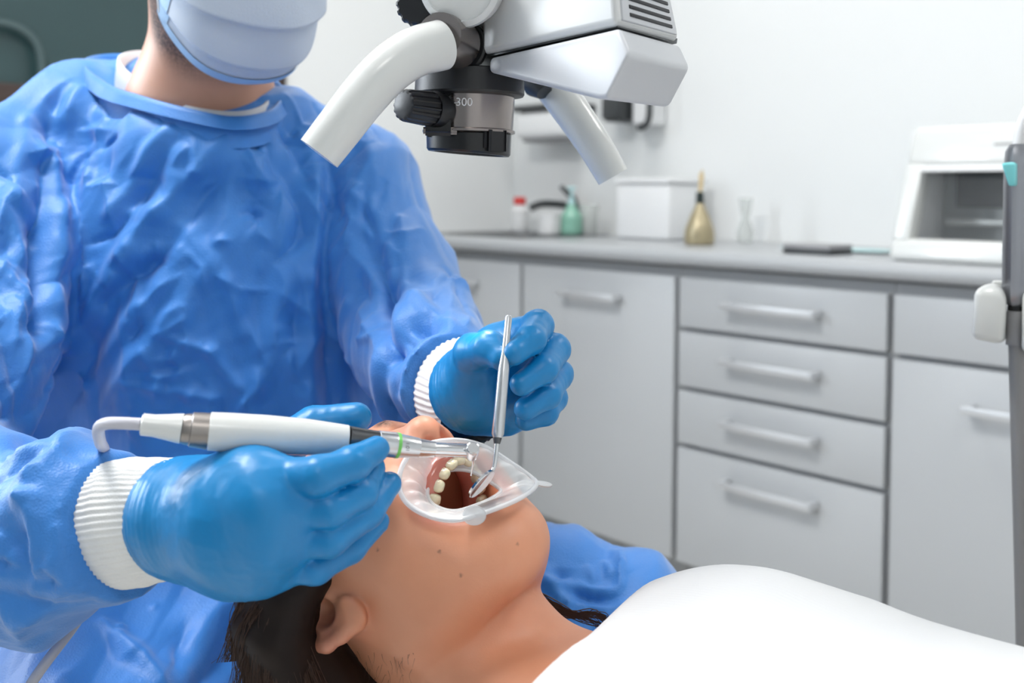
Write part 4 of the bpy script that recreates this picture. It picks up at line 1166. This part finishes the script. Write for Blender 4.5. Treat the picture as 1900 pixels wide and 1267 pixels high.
# eyes, hair
for e in (-1, 1):
    v_, f_ = blob(np.array([.076, -.003, e * .032]) * HS, np.eye(3), np.array([.0115, .0085, .0115]) * HS, 2.0, 16, 12); ey = meshobj('eye', dW(v_), f_, M['eyewhite'], dentist)
    v_, f_ = blob(np.array([.0855, -.001, e * .032]) * HS, np.eye(3), np.array([.0022, .005, .005]) * HS, 2.0, 14, 8); meshobj('iris', dW(v_), f_, M['iris'], ey)
H2 = SDF(); H2.ell(np.array([-.024, -.060, 0]) * HS, np.array([.094, .080, .079]) * HS, .01); H2.half(np.array([.03, -.03, 0]), (.75, .65, 0), .01); H2.half((0, .02, 0), (.3, 1, 0), .01)
for e in (-1, 1): H2.ell(np.array([-.012, .0, e * .088]) * HS, (.036, .034, .026), .006, sub=True)
V_, F_ = H2.mesh(.004); meshobj('hair', dW(relax(V_, F_, 2)), F_, M['hairdark'], dentist)

# --- gown
G = SDF()
G.ell(P(385, 505, 1.175), (.205, .125, .185), .06)                      # chest
G.ell(P(420, 800, 1.175), (.185, .140, .26), .08)                      # belly
G.ell(P(440, 1130, 1.19), (.20, .16, .15), .08)                        # lap
G.cone(P(160, 232, 1.20), P(15, 330, 1.125), .056, .070, .05)           # shoulders
G.cone(P(520, 275, 1.18), P(648, 338, 1.19), .056, .062, .05)
G.chain([P(10, 365, 1.10), P(-60, 620, .99), ELR], [.080, .082, .078], .016)
G.chain([ELR, P(40, 990, .74), P(232, 975, .672)], [.078, .064, .0470], .03)
G.chain([P(652, 335, 1.19), P(725, 500, 1.12), P(775, 650, 1.02)], [.072, .066, .062], .016)
G.chain([P(775, 650, 1.02), P(810, 690, .93), P(838, 716, .865)], [.062, .052, .044], .03)
yoke = [(140, 245, 1.20), (195, 258, 1.155), (265, 262, 1.11), (345, 282, 1.095), (430, 294, 1.10), (492, 282, 1.125), (515, 252, 1.165), (495, 220, 1.21), (400, 195, 1.25), (260, 180, 1.25), (170, 215, 1.235), (140, 245, 1.20)]
G.chain([P(*q) for q in yoke], [.028] * 12, .04)
# thighs and hanging skirt
G.chain([P(520, 1150, 1.15), P(820, 1150, 1.06), P(1085, 1185, .97)], [.11, .10, .078], .06)
G.chain([P(1040, 1130, .98), P(1130, 1190, .97), P(1130, 1400, .98)], [.05, .065, .06], .05)
G.chain([P(330, 1180, 1.12), P(210, 1345, .98), P(120, 1500, .86)], [.11, .10, .09], .06)
G.chain([P(100, 850, 1.20), P(60, 1080, 1.15)], [.10, .11], .05)
G.chain([P(330, 1200, 1.12), P(60, 1290, 1.08), P(-150, 1350, 1.05)], [.11, .12, .12], .06)
G.slice(P(222, 972, .672), norm(P(300, 962, .655) - P(160, 985, .69)), .11)
G.slice(P(842, 716, .862), norm(WRL - P(800, 690, .95)), .085)
GOWN = G
Vg, Fg = G.mesh(.0050); Vg = relax(Vg, Fg, 3); Vg, Fg = subdivide(Vg, Fg); Vg = relax(Vg, Fg, 2)
N = normals(Vg, Fg)
# broad draped folds, given as lines over the cloth: (x0,y0,x1,y1, amplitude mm, half width mm)
FOLDS = [
 (92, 235, 82, 420, -16, 11), (82, 420, 72, 600, -20, 12), (72, 600, 62, 830, -22, 14), (110, 300, 100, 560, 9, 16),
 (330, 330, 240, 470, 12, 16), (240, 470, 130, 640, 14, 18), (130, 640, 75, 780, 10, 16), (290, 480, 190, 560, -14, 12), (190, 560, 110, 690, -14, 14), (400, 340, 300, 480, -8, 14),
 (430, 300, 330, 470, 8, 18), (330, 470, 250, 600, 9, 16), (260, 570, 150, 720, 8, 14), (360, 520, 220, 720, 6, 16),
 (150, 180, 80, 270, 8, 14), (200, 190, 165, 330, 9, 12), (165, 330, 105, 400, 7, 10), (230, 200, 200, 330, -9, 10), (300, 240, 210, 400, 8, 12), (330, 255, 250, 380, -7, 9),
 (420, 250, 300, 400, 7, 11), (480, 260, 360, 380, -7, 11), (110, 250, 130, 330, -7, 9), (55, 230, 20, 360, 6, 14),
 (590, 300, 575, 520, 10, 13), (575, 520, 570, 780, 11, 14), (610, 310, 600, 520, -8, 10), (600, 520, 610, 760, -7, 12), (640, 560, 650, 770, 7, 12), (530, 330, 565, 430, -6, 10),
 (540, 240, 570, 330, -6, 10), (580, 340, 680, 430, 6, 10), (600, 390, 690, 520, 6, 10), (560, 470, 480, 650, 6, 16), (520, 620, 440, 790, 7, 16),
 (715, 520, 716, 650, -16, 12), (716, 650, 722, 780, -20, 14), (690, 380, 735, 520, 7, 11), (745, 400, 755, 540, 6, 10), (700, 460, 720, 560, -7, 9),
 (760, 560, 850, 620, 9, 9), (770, 600, 860, 640, -9, 8), (760, 650, 840, 650, 7, 8), (745, 690, 820, 680, -7, 8), (750, 730, 830, 720, 7, 8), (770, 780, 850, 760, -6, 8),
 (340, 420, 420, 520, 5, 12), (420, 520, 450, 620, 5, 10), (300, 620, 390, 650, 6, 8), (390, 650, 440, 720, 6, 8), (270, 690, 370, 670, -5, 8), (240, 710, 400, 740, 5, 7),
 (0, 850, 170, 880, 6, 8), (170, 880, 60, 940, 7, 8), (60, 870, 180, 850, -5, 7), (80, 930, 70, 1040, 7, 8), (70, 1040, 130, 1090, 6, 8), (100, 960, 190, 950, -5, 6), (110, 1000, 190, 1010, 5, 6), (0, 900, 60, 880, -6, 9), (0, 1080, 120, 1120, -5, 8), (150, 1090, 260, 1100, -5, 6), (200, 1070, 230, 1120, 4, 5), (250, 1080, 290, 1110, 4, 5),
 (0, 640, 45, 760, -7, 12), (0, 490, 60, 570, 6, 10), (0, 380, 50, 470, 6, 14),
 (230, 1170, 300, 1267, 9, 14), (350, 1165, 330, 1230, -9, 12), (200, 1150, 240, 1200, 7, 10), (60, 1180, 120, 1260, 6, 14),
 (990, 1040, 1060, 1120, 6, 10), (1050, 1085, 1130, 1105, -8, 9), (1010, 1080, 1140, 1085, 6, 8), (1080, 1110, 1190, 1130, 5, 9)]
disp = np.zeros(len(Vg))
for x0, y0, x1, y1, am, wd in FOLDS:
    a, b = G.hit(x0, y0), G.hit(x1, y1)
    if a is None or b is None: continue
    if np.linalg.norm(a - b) > .5: continue
    am *= .0011 if am < 0 else .0009; wd *= .0009 if am < 0 else .0007
    bb = np.minimum(a, b) - 4 * wd; tt = np.maximum(a, b) + 4 * wd
    mk = ((Vg > bb) & (Vg < tt)).all(1)
    dd, t = seg_dist(Vg[mk], a, b)
    dd = dd + .25 * wd * vnoise(Vg[mk] * 45, 3)
    prof = np.exp(-(dd / wd) ** 2) if am > 0 else np.exp(-np.abs(dd / wd) ** 1.2 * 1.2)
    disp[mk] += am * prof * (.55 + .45 * np.sin(np.pi * np.clip(t * .9 + .05, 0, 1)))
# crumpled non-woven: overlapping triangle waves give flat facets with crisp creases
def facets(Q, seed, nw, l0, l1, slope, bias, spread):
    rg = np.random.default_rng(seed); out = np.zeros(len(Q))
    wq = Q + .005 * np.stack([vnoise(Q * 8, seed + i) for i in range(3)], 1)
    for k in range(nw):
        th = rg.normal(bias, spread); ph = rg.uniform(-.5, .5)
        dr = np.array([math.cos(th) * math.cos(ph), math.sin(ph), math.sin(th) * math.cos(ph)])
        L_ = rg.uniform(l0, l1); x = (wq @ dr) / L_ + rg.uniform(0, 1) + .16 * vnoise(Q * 5, seed + 50 + k)
        fr_ = x - np.floor(x); sk = rg.uniform(.25, .75); tri = np.where(fr_ < sk, fr_ / sk, (1 - fr_) / (1 - sk))
        msk = np.clip(vnoise(Q * rg.uniform(4, 8), seed + 90 + k) * 1.8 + .35, 0, 1)
        out += msk * slope * L_ * .5 * (tri - .5)
    return out
side = np.clip((Vg[:, 0] + .28) / .12, 0, 1)                 # image-left folds run down to the left, image-right ones hang
disp += (1 - side) * facets(Vg, 3, 6, .09, .17, .20, -.55, .25) + side * facets(Vg, 31, 6, .08, .15, .20, .08, .25)
disp += facets(Vg, 57, 5, .035, .06, .07, -.4, .6)
# scattered thin creases: short bent ridges following the drape
rg = np.random.default_rng(12); K = 375
cx_ = np.concatenate([rg.uniform(-60, 720, 230), rg.uniform(-60, 250, 90), rg.uniform(720, 870, 40), rg.uniform(980, 1180, 15)])
cy_ = np.concatenate([rg.uniform(190, 830, 230), rg.uniform(840, 1150, 90), rg.uniform(430, 780, 40), rg.uniform(1030, 1170, 15)])
dirs = np.where(cx_ < 420, rg.normal(2.05, .45, K), rg.normal(1.45, .5, K))
dirs = np.where(rg.random(K) < .28, rg.uniform(0, 3.14, K), dirs)
dirs = np.where((cy_ > 840) & (cx_ < 400), rg.uniform(0, 3.14, K), dirs)
ln = rg.uniform(35, 130, K) * np.where(cy_ > 840, .7, 1.0); b1 = rg.normal(0, .22, K)
X = np.stack([cx_ - np.cos(dirs + b1) * ln / 2, cx_, cx_ + np.cos(dirs - b1) * ln / 2]); Y = np.stack([cy_ - np.sin(dirs + b1) * ln / 2, cy_, cy_ + np.sin(dirs - b1) * ln / 2])
HP = hits(G, X.ravel(), Y.ravel()).reshape(3, K, 3)
for k in range(K):
    a, b, c = HP[:, k]
    if not np.isfinite(HP[:, k]).all() or max(np.linalg.norm(a - b), np.linalg.norm(b - c)) > .12: continue
    am = rg.uniform(.0022, .0070) * (1 if rg.random() < .68 else -1); wd = rg.uniform(.0035, .010)
    lo_ = np.minimum(np.minimum(a, b), c) - 4 * wd; hi_ = np.maximum(np.maximum(a, b), c) + 4 * wd
    mk = np.flatnonzero(((Vg > lo_) & (Vg < hi_)).all(1))
    if not len(mk): continue
    d1, t1 = seg_dist(Vg[mk], a, b); d2, t2 = seg_dist(Vg[mk], b, c)
    tt_ = np.where(d1 < d2, t1 * .5, .5 + t2 * .5); dd = np.minimum(d1, d2)
    disp[mk] += am * np.exp(-dd / wd) * np.sin(np.pi * np.clip(tt_, .02, .98)) ** .6
for c_, n_ in ((P(222, 972, .672), norm(P(300, 962, .655) - P(160, 985, .69))), (P(842, 716, .862), norm(WRL - P(800, 690, .95)))):
    h_ = np.abs((Vg - c_) @ n_); disp *= np.where(np.linalg.norm(Vg - c_, axis=1) < .09, np.clip(h_ / .02, .12, 1), 1)
Vg = Vg + N * disp[:, None]
gown = meshobj('gown', Vg, Fg, M['gown'], dentist); gown['label'] = 'crumpled blue disposable surgical gown'
# neckline band, standing a little off the neck
band = closed_spline([P(*q) for q in ((152, 122, 1.17), (195, 158, 1.115), (265, 182, 1.08), (345, 203, 1.06), (430, 219, 1.06), (500, 208, 1.09), (524, 178, 1.14), (500, 140, 1.20), (400, 118, 1.25), (260, 104, 1.25), (180, 105, 1.22))], 90)
V = []; F = []; cN = band.mean(0)
for k, (up_, out_) in enumerate(((-.012, .007), (-.008, .005), (-.003, .002), (.002, .0), (.002, -.003), (-.012, -.002), (-.03, .002))):
    dr = band - cN; dr[:, 2] = 0; dr /= np.linalg.norm(dr, axis=1)[:, None]
    V.append(band + dr * out_ + ZD * up_ + dr * (.0012 * vnoise(band * 60, 9))[:, None])
V = np.concatenate(V)
for i in range(6):
    for k in range(90): F.append((i * 90 + k, i * 90 + (k + 1) % 90, (i + 1) * 90 + (k + 1) % 90, (i + 1) * 90 + k))
meshobj('neck_band', V, F, M['gown'], gown)
und = closed_spline([P(*q) for q in ((218, 118, 1.17), (245, 150, 1.125), (300, 182, 1.09), (345, 202, 1.075), (430, 214, 1.075), (488, 203, 1.10), (500, 176, 1.14), (470, 130, 1.21), (380, 105, 1.24), (280, 100, 1.24), (235, 103, 1.21))], 90)
V = []; F = []; cN = und.mean(0); dr = und - cN; dr[:, 2] = 0; dr /= np.linalg.norm(dr, axis=1)[:, None]
for up_, out_ in ((-.022, .004), (-.014, .003), (-.004, .0015), (.004, .0), (.004, -.003), (-.03, -.002)): V.append(und + dr * out_ + ZD * up_)
V = np.concatenate(V)
for i in range(5):
    for k in range(90): F.append((i * 90 + k, i * 90 + (k + 1) % 90, (i + 1) * 90 + (k + 1) % 90, (i + 1) * 90 + k))
o_ = meshobj('undershirt', V, F, M['undershirt'], dentist); o_['label'] = 'pale grey undershirt collar'
# trousers and shoes below the gown
Tr = SDF()
for kn, e in ((KNL, 1), (KNR, -1)):
    kk = np.array([kn[0], kn[1], kn[2] - .08]); an = np.array([kn[0], kn[1] + .10, .10]); Tr.cone(kk, an, .065, .055, .02)
V_, F_ = Tr.mesh(.013); meshobj('trousers', relax(V_, F_, 2), F_, M['trouser'], dentist)
for kn, e in ((KNL, 1), (KNR, -1)):
    an = np.array([kn[0], kn[1] + .10, .045]); Sx = SDF(); Sx.chain([an + np.array([0, .03, 0]), an, an + np.array([.02 * e, -.17, -.008])], [.042, .044, .036], .02); Sx.half((0, 0, .002), (0, 0, -1), .004)
    V_, F_ = Sx.mesh(.008); meshobj('shoe', relax(V_, F_, 1), F_, M['white'], dentist)

# --- face mask
fr = np.array([(.102, -.012), (.118, .012), (.128, .035), (.128, .060), (.121, .086), (.109, .110), (.090, .126)]) * HS
sd_ = np.array([(.036, .018), (.036, .028), (.036, .038), (.036, .048), (.035, .058), (.034, .069), (.032, .080)]) * HS
nv, nu = 48, 56
frs, sds = spline(fr, nv), spline(sd_, nv); V = []
for j in range(nv):
    v = j / (nv - 1)
    for i in range(nu + 1):
        t = i / nu * 2 - 1; c = math.cos(t * math.pi / 2) ** .85
        a = sds[j, 0] + (frs[j, 0] - sds[j, 0]) * c; ii = sds[j, 1] + (frs[j, 1] - sds[j, 1]) * c ** 1.15
        r = (.074 - .006 * v) * HS * math.sin(t * math.pi / 2)
        ple = ((v * 3.6 + .15) % 1.0); k = .011 * (ple - .5) * (c ** .6) * (1 if .06 < v < .93 else .2)
        o_ = norm([c + .2, .0 + .6 * max(0, v - .75), math.sin(t * math.pi / 2)])
        V.append(np.array([a, ii, r]) + o_ * k + o_ * .0015 * math.sin(9 * t + 5 * v))
V = np.array(V); nuv = nu + 1
F = [(j * nuv + i, j * nuv + i + 1, (j + 1) * nuv + i + 1, (j + 1) * nuv + i) for j in range(nv - 1) for i in range(nu)]
mk = meshobj('face_mask', dW(V), F, M['mask'], dentist); mk['label'] = 'pale blue pleated surgical mask'
md = mk.modifiers.new('thick', 'SOLIDIFY'); md.thickness = .0012
def edge_strip(rows, name):
    W = dW(V.reshape(nv, nuv, 3)[rows]) ; W = W.reshape(-1, nuv, 3) if rows is not None else W
    q = W.reshape(-1, 3); n2 = W.shape[1]; cen = dW(np.zeros((1, 3)))[0]
    q = q + np.array([norm(p_ - cen) * .0012 for p_ in q])
    f = [(j * n2 + i, j * n2 + i + 1, (j + 1) * n2 + i + 1, (j + 1) * n2 + i) for j in range(W.shape[0] - 1) for i in range(n2 - 1)]
    return meshobj(name, q, f, M['maskedge'], mk)
edge_strip(slice(nv - 5, nv), 'binding')
for cols in (slice(0, 5), slice(nuv - 5, nuv)):
    W = dW(V.reshape(nv, nuv, 3)[:, cols].reshape(-1, 3)); cen = dW(np.zeros((1, 3)))[0]
    W = W + np.array([norm(p_ - cen) * .0012 for p_ in W]); f = [(j * 5 + i, j * 5 + i + 1, (j + 1) * 5 + i + 1, (j + 1) * 5 + i) for j in range(nv - 1) for i in range(4)]
    meshobj('binding', W, f, M['maskedge'], mk)
for e in (-1, 1):
    Vm = V.reshape(nv, nuv, 3); i = 1 if e < 0 else nuv - 2
    lowc, topc = Vm[-3, i], Vm[2, i]
    lp_ = [lowc, lowc * .55 + np.array([.0, .0, e * .038]) , np.array([-.012, .028, e * .083]) * HS, np.array([-.026, .002, e * .091]) * HS, np.array([-.012, -.026, e * .084]) * HS, topc]
    tubeobj('ear_loop', dW(spline(lp_, 40)), .0016, M['white'], mk, seg=8)

# --- cuffs
def cuff(pts, rad, sq, up, parent, ribs=60):
    n_ = 40; pp = spline([P(*q) for q in pts], n_); rr_ = np.interp(np.linspace(0, 1, n_), np.linspace(0, 1, len(rad)), rad)
    rb = lambda a, t: 1 + .014 * np.sin(a * ribs) + .008 * np.sin(t * 20 + 2 * np.sin(a * 2))
    V, F = tube(pp, rr_, seg=ribs * 6, cap=False, radial=rb, up=up, squash=sq)
    o = meshobj('cuff', V, F, M['cuff'], parent); o['label'] = 'white ribbed knit cuff'; return o
cuff([(212, 974, .674), (240, 970, .668), (268, 966, .662), (300, 962, .656), (345, 956, .648)], [.0385, .0395, .0385, .0365, .0345], .80, ZD, gown)
cuff([(838, 718, .885), (854, 723, .862), (870, 730, .842), (886, 734, .826)], [.040, .0420, .0405, .0375], .88, ZD + RIGHT * .4, gown, 50)

# --- gloves (each a full hand with five fingers)
def glove(name, palm, fingers, label, wr_pts, kpalm=.018, vox=.0016, creases=()):
    S_ = SDF()
    for a, b, ra, rb in palm: S_.cone(P(*a), P(*b), ra, rb, kpalm)
    for pts, rad in fingers:
        f0, f1 = P(*pts[0]), P(*pts[1]); S_.cone(f0, f0 + (f1 - f0) * .5, rad[0] * .95, (rad[0] + rad[1]) * .47, .010)
    for pts, rad in fingers:
        Fg_ = [P(*q) for q in pts]
        S_.group(Fg_, [r_ * .95 for r_ in rad], .004, .0012)
    V, F = S_.mesh(vox); V = relax(V, F, 2, .4); N = normals(V, F)
    d = .00045 * crinkle(V, 60, 61, 3)
    w0, w1, ln = wr_pts                               # tight ring wrinkles near the wrist
    a, b = P(*w0), P(*w1); ax = norm(b - a); h_ = (V - a) @ ax
    d += .00018 * np.sin(h_ * 1500 + 5 * vnoise(V * 30, 2)) * np.exp(-(np.clip(h_, 0, 1) / ln) ** 2)
    for (x0, y0, x1, y1, am, wd) in creases:
        p_, q_ = S_.hit(x0, y0), S_.hit(x1, y1)
        if p_ is None or q_ is None: continue
        dd, t = seg_dist(V, p_, q_); d += am * .001 * np.exp(-(dd / (wd * .001)) ** 2)
    V = V + N * d[:, None]
    o = meshobj(name, V, F, M['glove'], dentist); o['label'] = label
    return o, S_
palmR = [((345, 958, .648), (420, 930, .626), .030, .0235), ((345, 958, .648), (430, 995, .624), .030, .0255), ((350, 972, .650), (460, 1035, .640), .027, .019),
         ((420, 930, .626), (470, 903, .616), .0225, .0150), ((425, 960, .618), (495, 945, .608), .026, .0175), ((430, 1005, .622), (495, 1005, .614), .025, .017), ((450, 1030, .636), (490, 1045, .628), .019, .0145),
         ((470, 890, .620), (490, 1005, .616), .017, .017), ((345, 955, .652), (420, 918, .655), .027, .0185), ((430, 1010, .645), (480, 940, .650), .024, .02),
         ((462, 900, .606), (466, 900, .605), .0115, .0115), ((488, 945, .597), (492, 945, .597), .0125, .0125), ((488, 1003, .603), (492, 1003, .603), .012, .012), ((474, 1046, .618), (478, 1046, .618), .011, .011)]
fingR = [([(468, 896, .616), (590, 884, .602), (655, 860, .612), (699, 833, .630)], [.0150, .0116, .0102, .0080]),
         ([(492, 946, .608), (612, 945, .607), (668, 915, .620), (690, 868, .642)], [.0145, .0108, .0100, .0086]),
         ([(492, 1005, .614), (610, 1000, .612), (682, 950, .630), (722, 898, .648)], [.0140, .0105, .0096, .0080]),
         ([(482, 1045, .628), (585, 1052, .624), (650, 1016, .638), (702, 968, .652)], [.0130, .0102, .0090, .0071]),
         ([(418, 908, .658), (500, 840, .678), (585, 790, .690), (662, 774, .690)], [.0185, .0150, .0130, .0100])]
gr, SGR = glove('glove', palmR, fingR, 'blue nitrile glove gripping the handpiece', ((330, 958, .65), (420, 950, .63), .018))
palmL = [((880, 722, .815), (930, 660, .815), .028, .020), ((880, 722, .815), (945, 725, .825), .028, .020), ((935, 655, .815), (955, 735, .825), .018, .017), ((885, 725, .805), (935, 760, .812), .026, .018),
         ((880, 715, .800), (885, 672, .782), .024, .018), ((930, 665, .81), (985, 640, .80), .018, .0155), ((945, 720, .82), (1005, 700, .81), .018, .0155)]
fingL = [([(965, 625, .805), (998, 604, .772), (985, 630, .745), (954, 655, .732)], [.0135, .0115, .0105, .0088]),
         ([(985, 655, .808), (1030, 648, .778), (1008, 685, .748), (968, 712, .738)], [.0135, .0115, .0105, .0088]),
         ([(985, 695, .812), (1036, 695, .786), (1015, 732, .758), (974, 759, .748)], [.0130, .0110, .0100, .0084]),
         ([(975, 730, .815), (1028, 738, .795), (1012, 766, .774), (975, 780, .766)], [.0120, .0100, .0090, .0078]),
         ([(884, 690, .795), (878, 655, .770), (908, 646, .748), (930, 664, .737)], [.0190, .0145, .0125, .0096])]
gl, SGL = glove('glove', palmL, fingL, 'blue nitrile glove holding the mouth mirror', ((868, 722, .825), (930, 700, .81), .012))

# ================================================================== contra-angle handpiece, held in the near glove
hx = [(262, 787, .612), (338, 795, .617), (388, 800, .621), (646, 815, .640), (700, 822, .646), (736, 826, .650), (776, 831, .655), (806, 834, .658), (866, 836, .664)]
hp_ = thing('dental_handpiece', P(520, 810, .63), 'white and steel dental handpiece with green ring held over the mouth', 'handpiece')
def hp_lathe(name, i, j, prof, mt, parent=None, seg=40, **k):
    a, b = P(*hx[i]), P(*hx[j]); L = np.linalg.norm(b - a)
    return latheobj(name, a, b - a, [(h * L, r * .63 / FPX) for h, r in prof], mt, parent or hp_, seg=seg, **k)
hp_lathe('strain_relief', 0, 1, [(0, 17), (.03, 20), (.3, 20), (.6, 23), (.95, 27), (1, 27)], M['whitegloss'])
hp_lathe('steel_collar', 1, 2, [(.0, 26), (.08, 27.5), (.3, 29), (.34, 31.5), (.98, 33.5), (1, 33)], M['motorsteel'])
hp_lathe('motor_sleeve', 2, 3, [(0, 34), (.004, 35), (.15, 36), (.4, 36.0), (.7, 33.5), (.996, 26.5), (1, 25.5)], M['whitegloss'], seg=56)
hp_lathe('shank', 3, 4, [(0, 25.2), (.4, 24), (1, 23)], M['graphite'])
ca = hp_lathe('contra_angle', 4, 6, [(0, 22), (.02, 24), (.40, 24.5), (.5, 24), (.52, 23), (1, 19), (1.0, 18)], M['satin'])
hp_lathe('green_band', 4, 6, [(.44, 24.4), (.445, 24.95), (.52, 24.4), (.525, 23.0)], M['ledring'], ca)
facet = lambda a, h: 1 - .10 * np.abs(np.sin(a * 2)) ** 3
hp_lathe('neck', 6, 7, [(0, 18), (.3, 17.5), (1, 15.5)], M['chrome'], radial=facet)
hp_lathe('head_tube', 7, 8, [(0, 14), (.02, 13.5), (1, 13)], M['chrome'])
hd = P(876, 837, .662); hax = norm(np.array([.12, -.80, .55]))
latheobj('head', hd - hax * .007, hax, [(0, .0036), (.001, .0042), (.0105, .0043), (.012, .0040), (.0122, .0036), (.0128, .0034)], M['chrome'], hp_, seg=32)
tubeobj('bur', spline([hd - hax * .005, P(878, 858, .672), P(874, 882, .678)], 8), [.0008] * 5 + [.0005] * 3, M['chrome'], hp_, seg=8)
c = P(756, 829, .639); exh = norm(P(*hx[8]) - P(*hx[4]))
text('ratio_mark', '10:1', .0032, c, CU * .98 - exh * 0, exh, M['printdark'], ca)
hpth = [P(262, 787, .612), P(225, 785, .612), P(196, 786, .618), P(183, 796, .63), P(186, 820, .66), P(196, 850, .71), P(200, 950, .79), P(175, 1080, .79), P(148, 1145, .77), P(62, 1262, .74), P(-20, 1400, .74), P(-100, 1700, .80)]
tubeobj('hose', spline(hpth, 110), .0036, M['hosegrey'], hp_, seg=14)

# ================================================================== mouth mirror, held in the far glove
mt_, mb_ = P(944, 586, .738), P(923, 812, .712); md_ = mb_ - mt_; ML = np.linalg.norm(md_)
mm = thing('mouth_mirror', mb_, 'slim steel mouth mirror dipping into the open mouth', 'dental mirror')
latheobj('handle', mt_, md_, [(0, .0021), (.001, .0025), (.3 * ML, .0026), (.45 * ML, .0040), (.97 * ML, .0041), (ML, .0030)], M['satin'], mm, seg=28)
latheobj('ferrule', mb_, md_, [(0, .0030), (.001, .0028), (.004, .0021)], M['graphite'], mm, seg=20)
mc = P(893, 897, .694)
tubeobj('stem', spline([mb_ + norm(md_) * .003, P(918, 858, .706), P(914, 872, .704), P(903, 884, .699), P(897, 890, .696)], 20), np.linspace(.0018, .0012, 20), M['chrome'], mm, seg=12)
e1 = norm(P(918, 873, .700) - P(868, 921, .690)); v_ = CAM - mc; nm = norm(np.cross(e1, norm(np.cross(v_, e1)))); e2 = norm(np.cross(nm, e1))
nm = norm(norm(CAM - mc) * .26 + norm(np.cross(e1, norm(CAM - mc))) * .96); nm = norm(nm - e1 * (nm @ e1))
latheobj('mirror_frame', mc - nm * .001, nm, [(0, .0085), (.0003, .0112), (.0018, .0114), (.0022, .0108), (.0018, .0100), (.0018, .0)], M['chrome'], mm, seg=40)

# ================================================================== dental chair and stool (mostly below the frame)
ch = thing('dental_chair', np.array([tp(.5, 0, 0)[0], tp(.5, 0, 0)[1], 0]), 'grey padded dental chair under the patient', 'chair')
def pad(name, d0, d1, w_, z0, z1, bev):
    bmobj(name, obox(tp((d0 + d1) / 2, 0, (z0 + z1) / 2), TD, TL, TZ, (d1 - d0, w_, z1 - z0), bev, 4), M['leather'], ch)
pad('backrest', .05, .62, .34, -.185, -.112, .03); pad('seat', .60, 1.02, .46, -.185, -.12, .03); pad('leg_rest', 1.0, 1.5, .40, -.21, -.15, .025)
hc = toW(np.array([-.12, -.04, 0])); hc[2] -= .045
bmobj('headrest', obox(hc, norm([PI[0], PI[1], 0]), norm([-PI[1], PI[0], 0]), ZD, (.17, .18, .045), .02, 4), M['leather'], ch)
tubeobj('headrest_bar', [hc - ZD * .02, tp(.06, 0, -.16), tp(.2, 0, -.17)], .014, M['alu'], ch, seg=14)
cb = tp(.72, 0, -.17); 
latheobj('column', np.array([cb[0], cb[1], .0]), ZD, [(0, .26), (.03, .26), (.05, .12), (cb[2] - .01, .10)], M['white'], ch, seg=40)
sb_ = np.array([HIP[0], HIP[1] + .03, 0.0])
stl = thing('operator_stool', sb_, 'round grey rolling stool the dentist sits on', 'stool')
latheobj('seat', sb_ + ZD * .39, ZD, [(0, .15), (.01, .18), (.05, .185), (.065, .17), (.07, .1)], M['leather'], stl, seg=40)
latheobj('column', sb_ + ZD * .09, ZD, [(0, .03), (.3, .025)], M['chrome'], stl, seg=20)
for k in range(5):
    a = k * 2 * math.pi / 5 + .3; dr = np.array([math.cos(a), math.sin(a), 0])
    lg = tubeobj('leg', [sb_ + ZD * .1, sb_ + dr * .13 + ZD * .085, sb_ + dr * .25 + ZD * .06], [.022, .018, .014], M['chrome'], stl, seg=12)
    latheobj('castor', sb_ + dr * .25 + ZD * .026 - np.cross(ZD, dr) * .012, np.cross(ZD, dr), [(0, .022), (.002, .025), (.022, .025), (.024, .022)], M['black'], lg, seg=20)
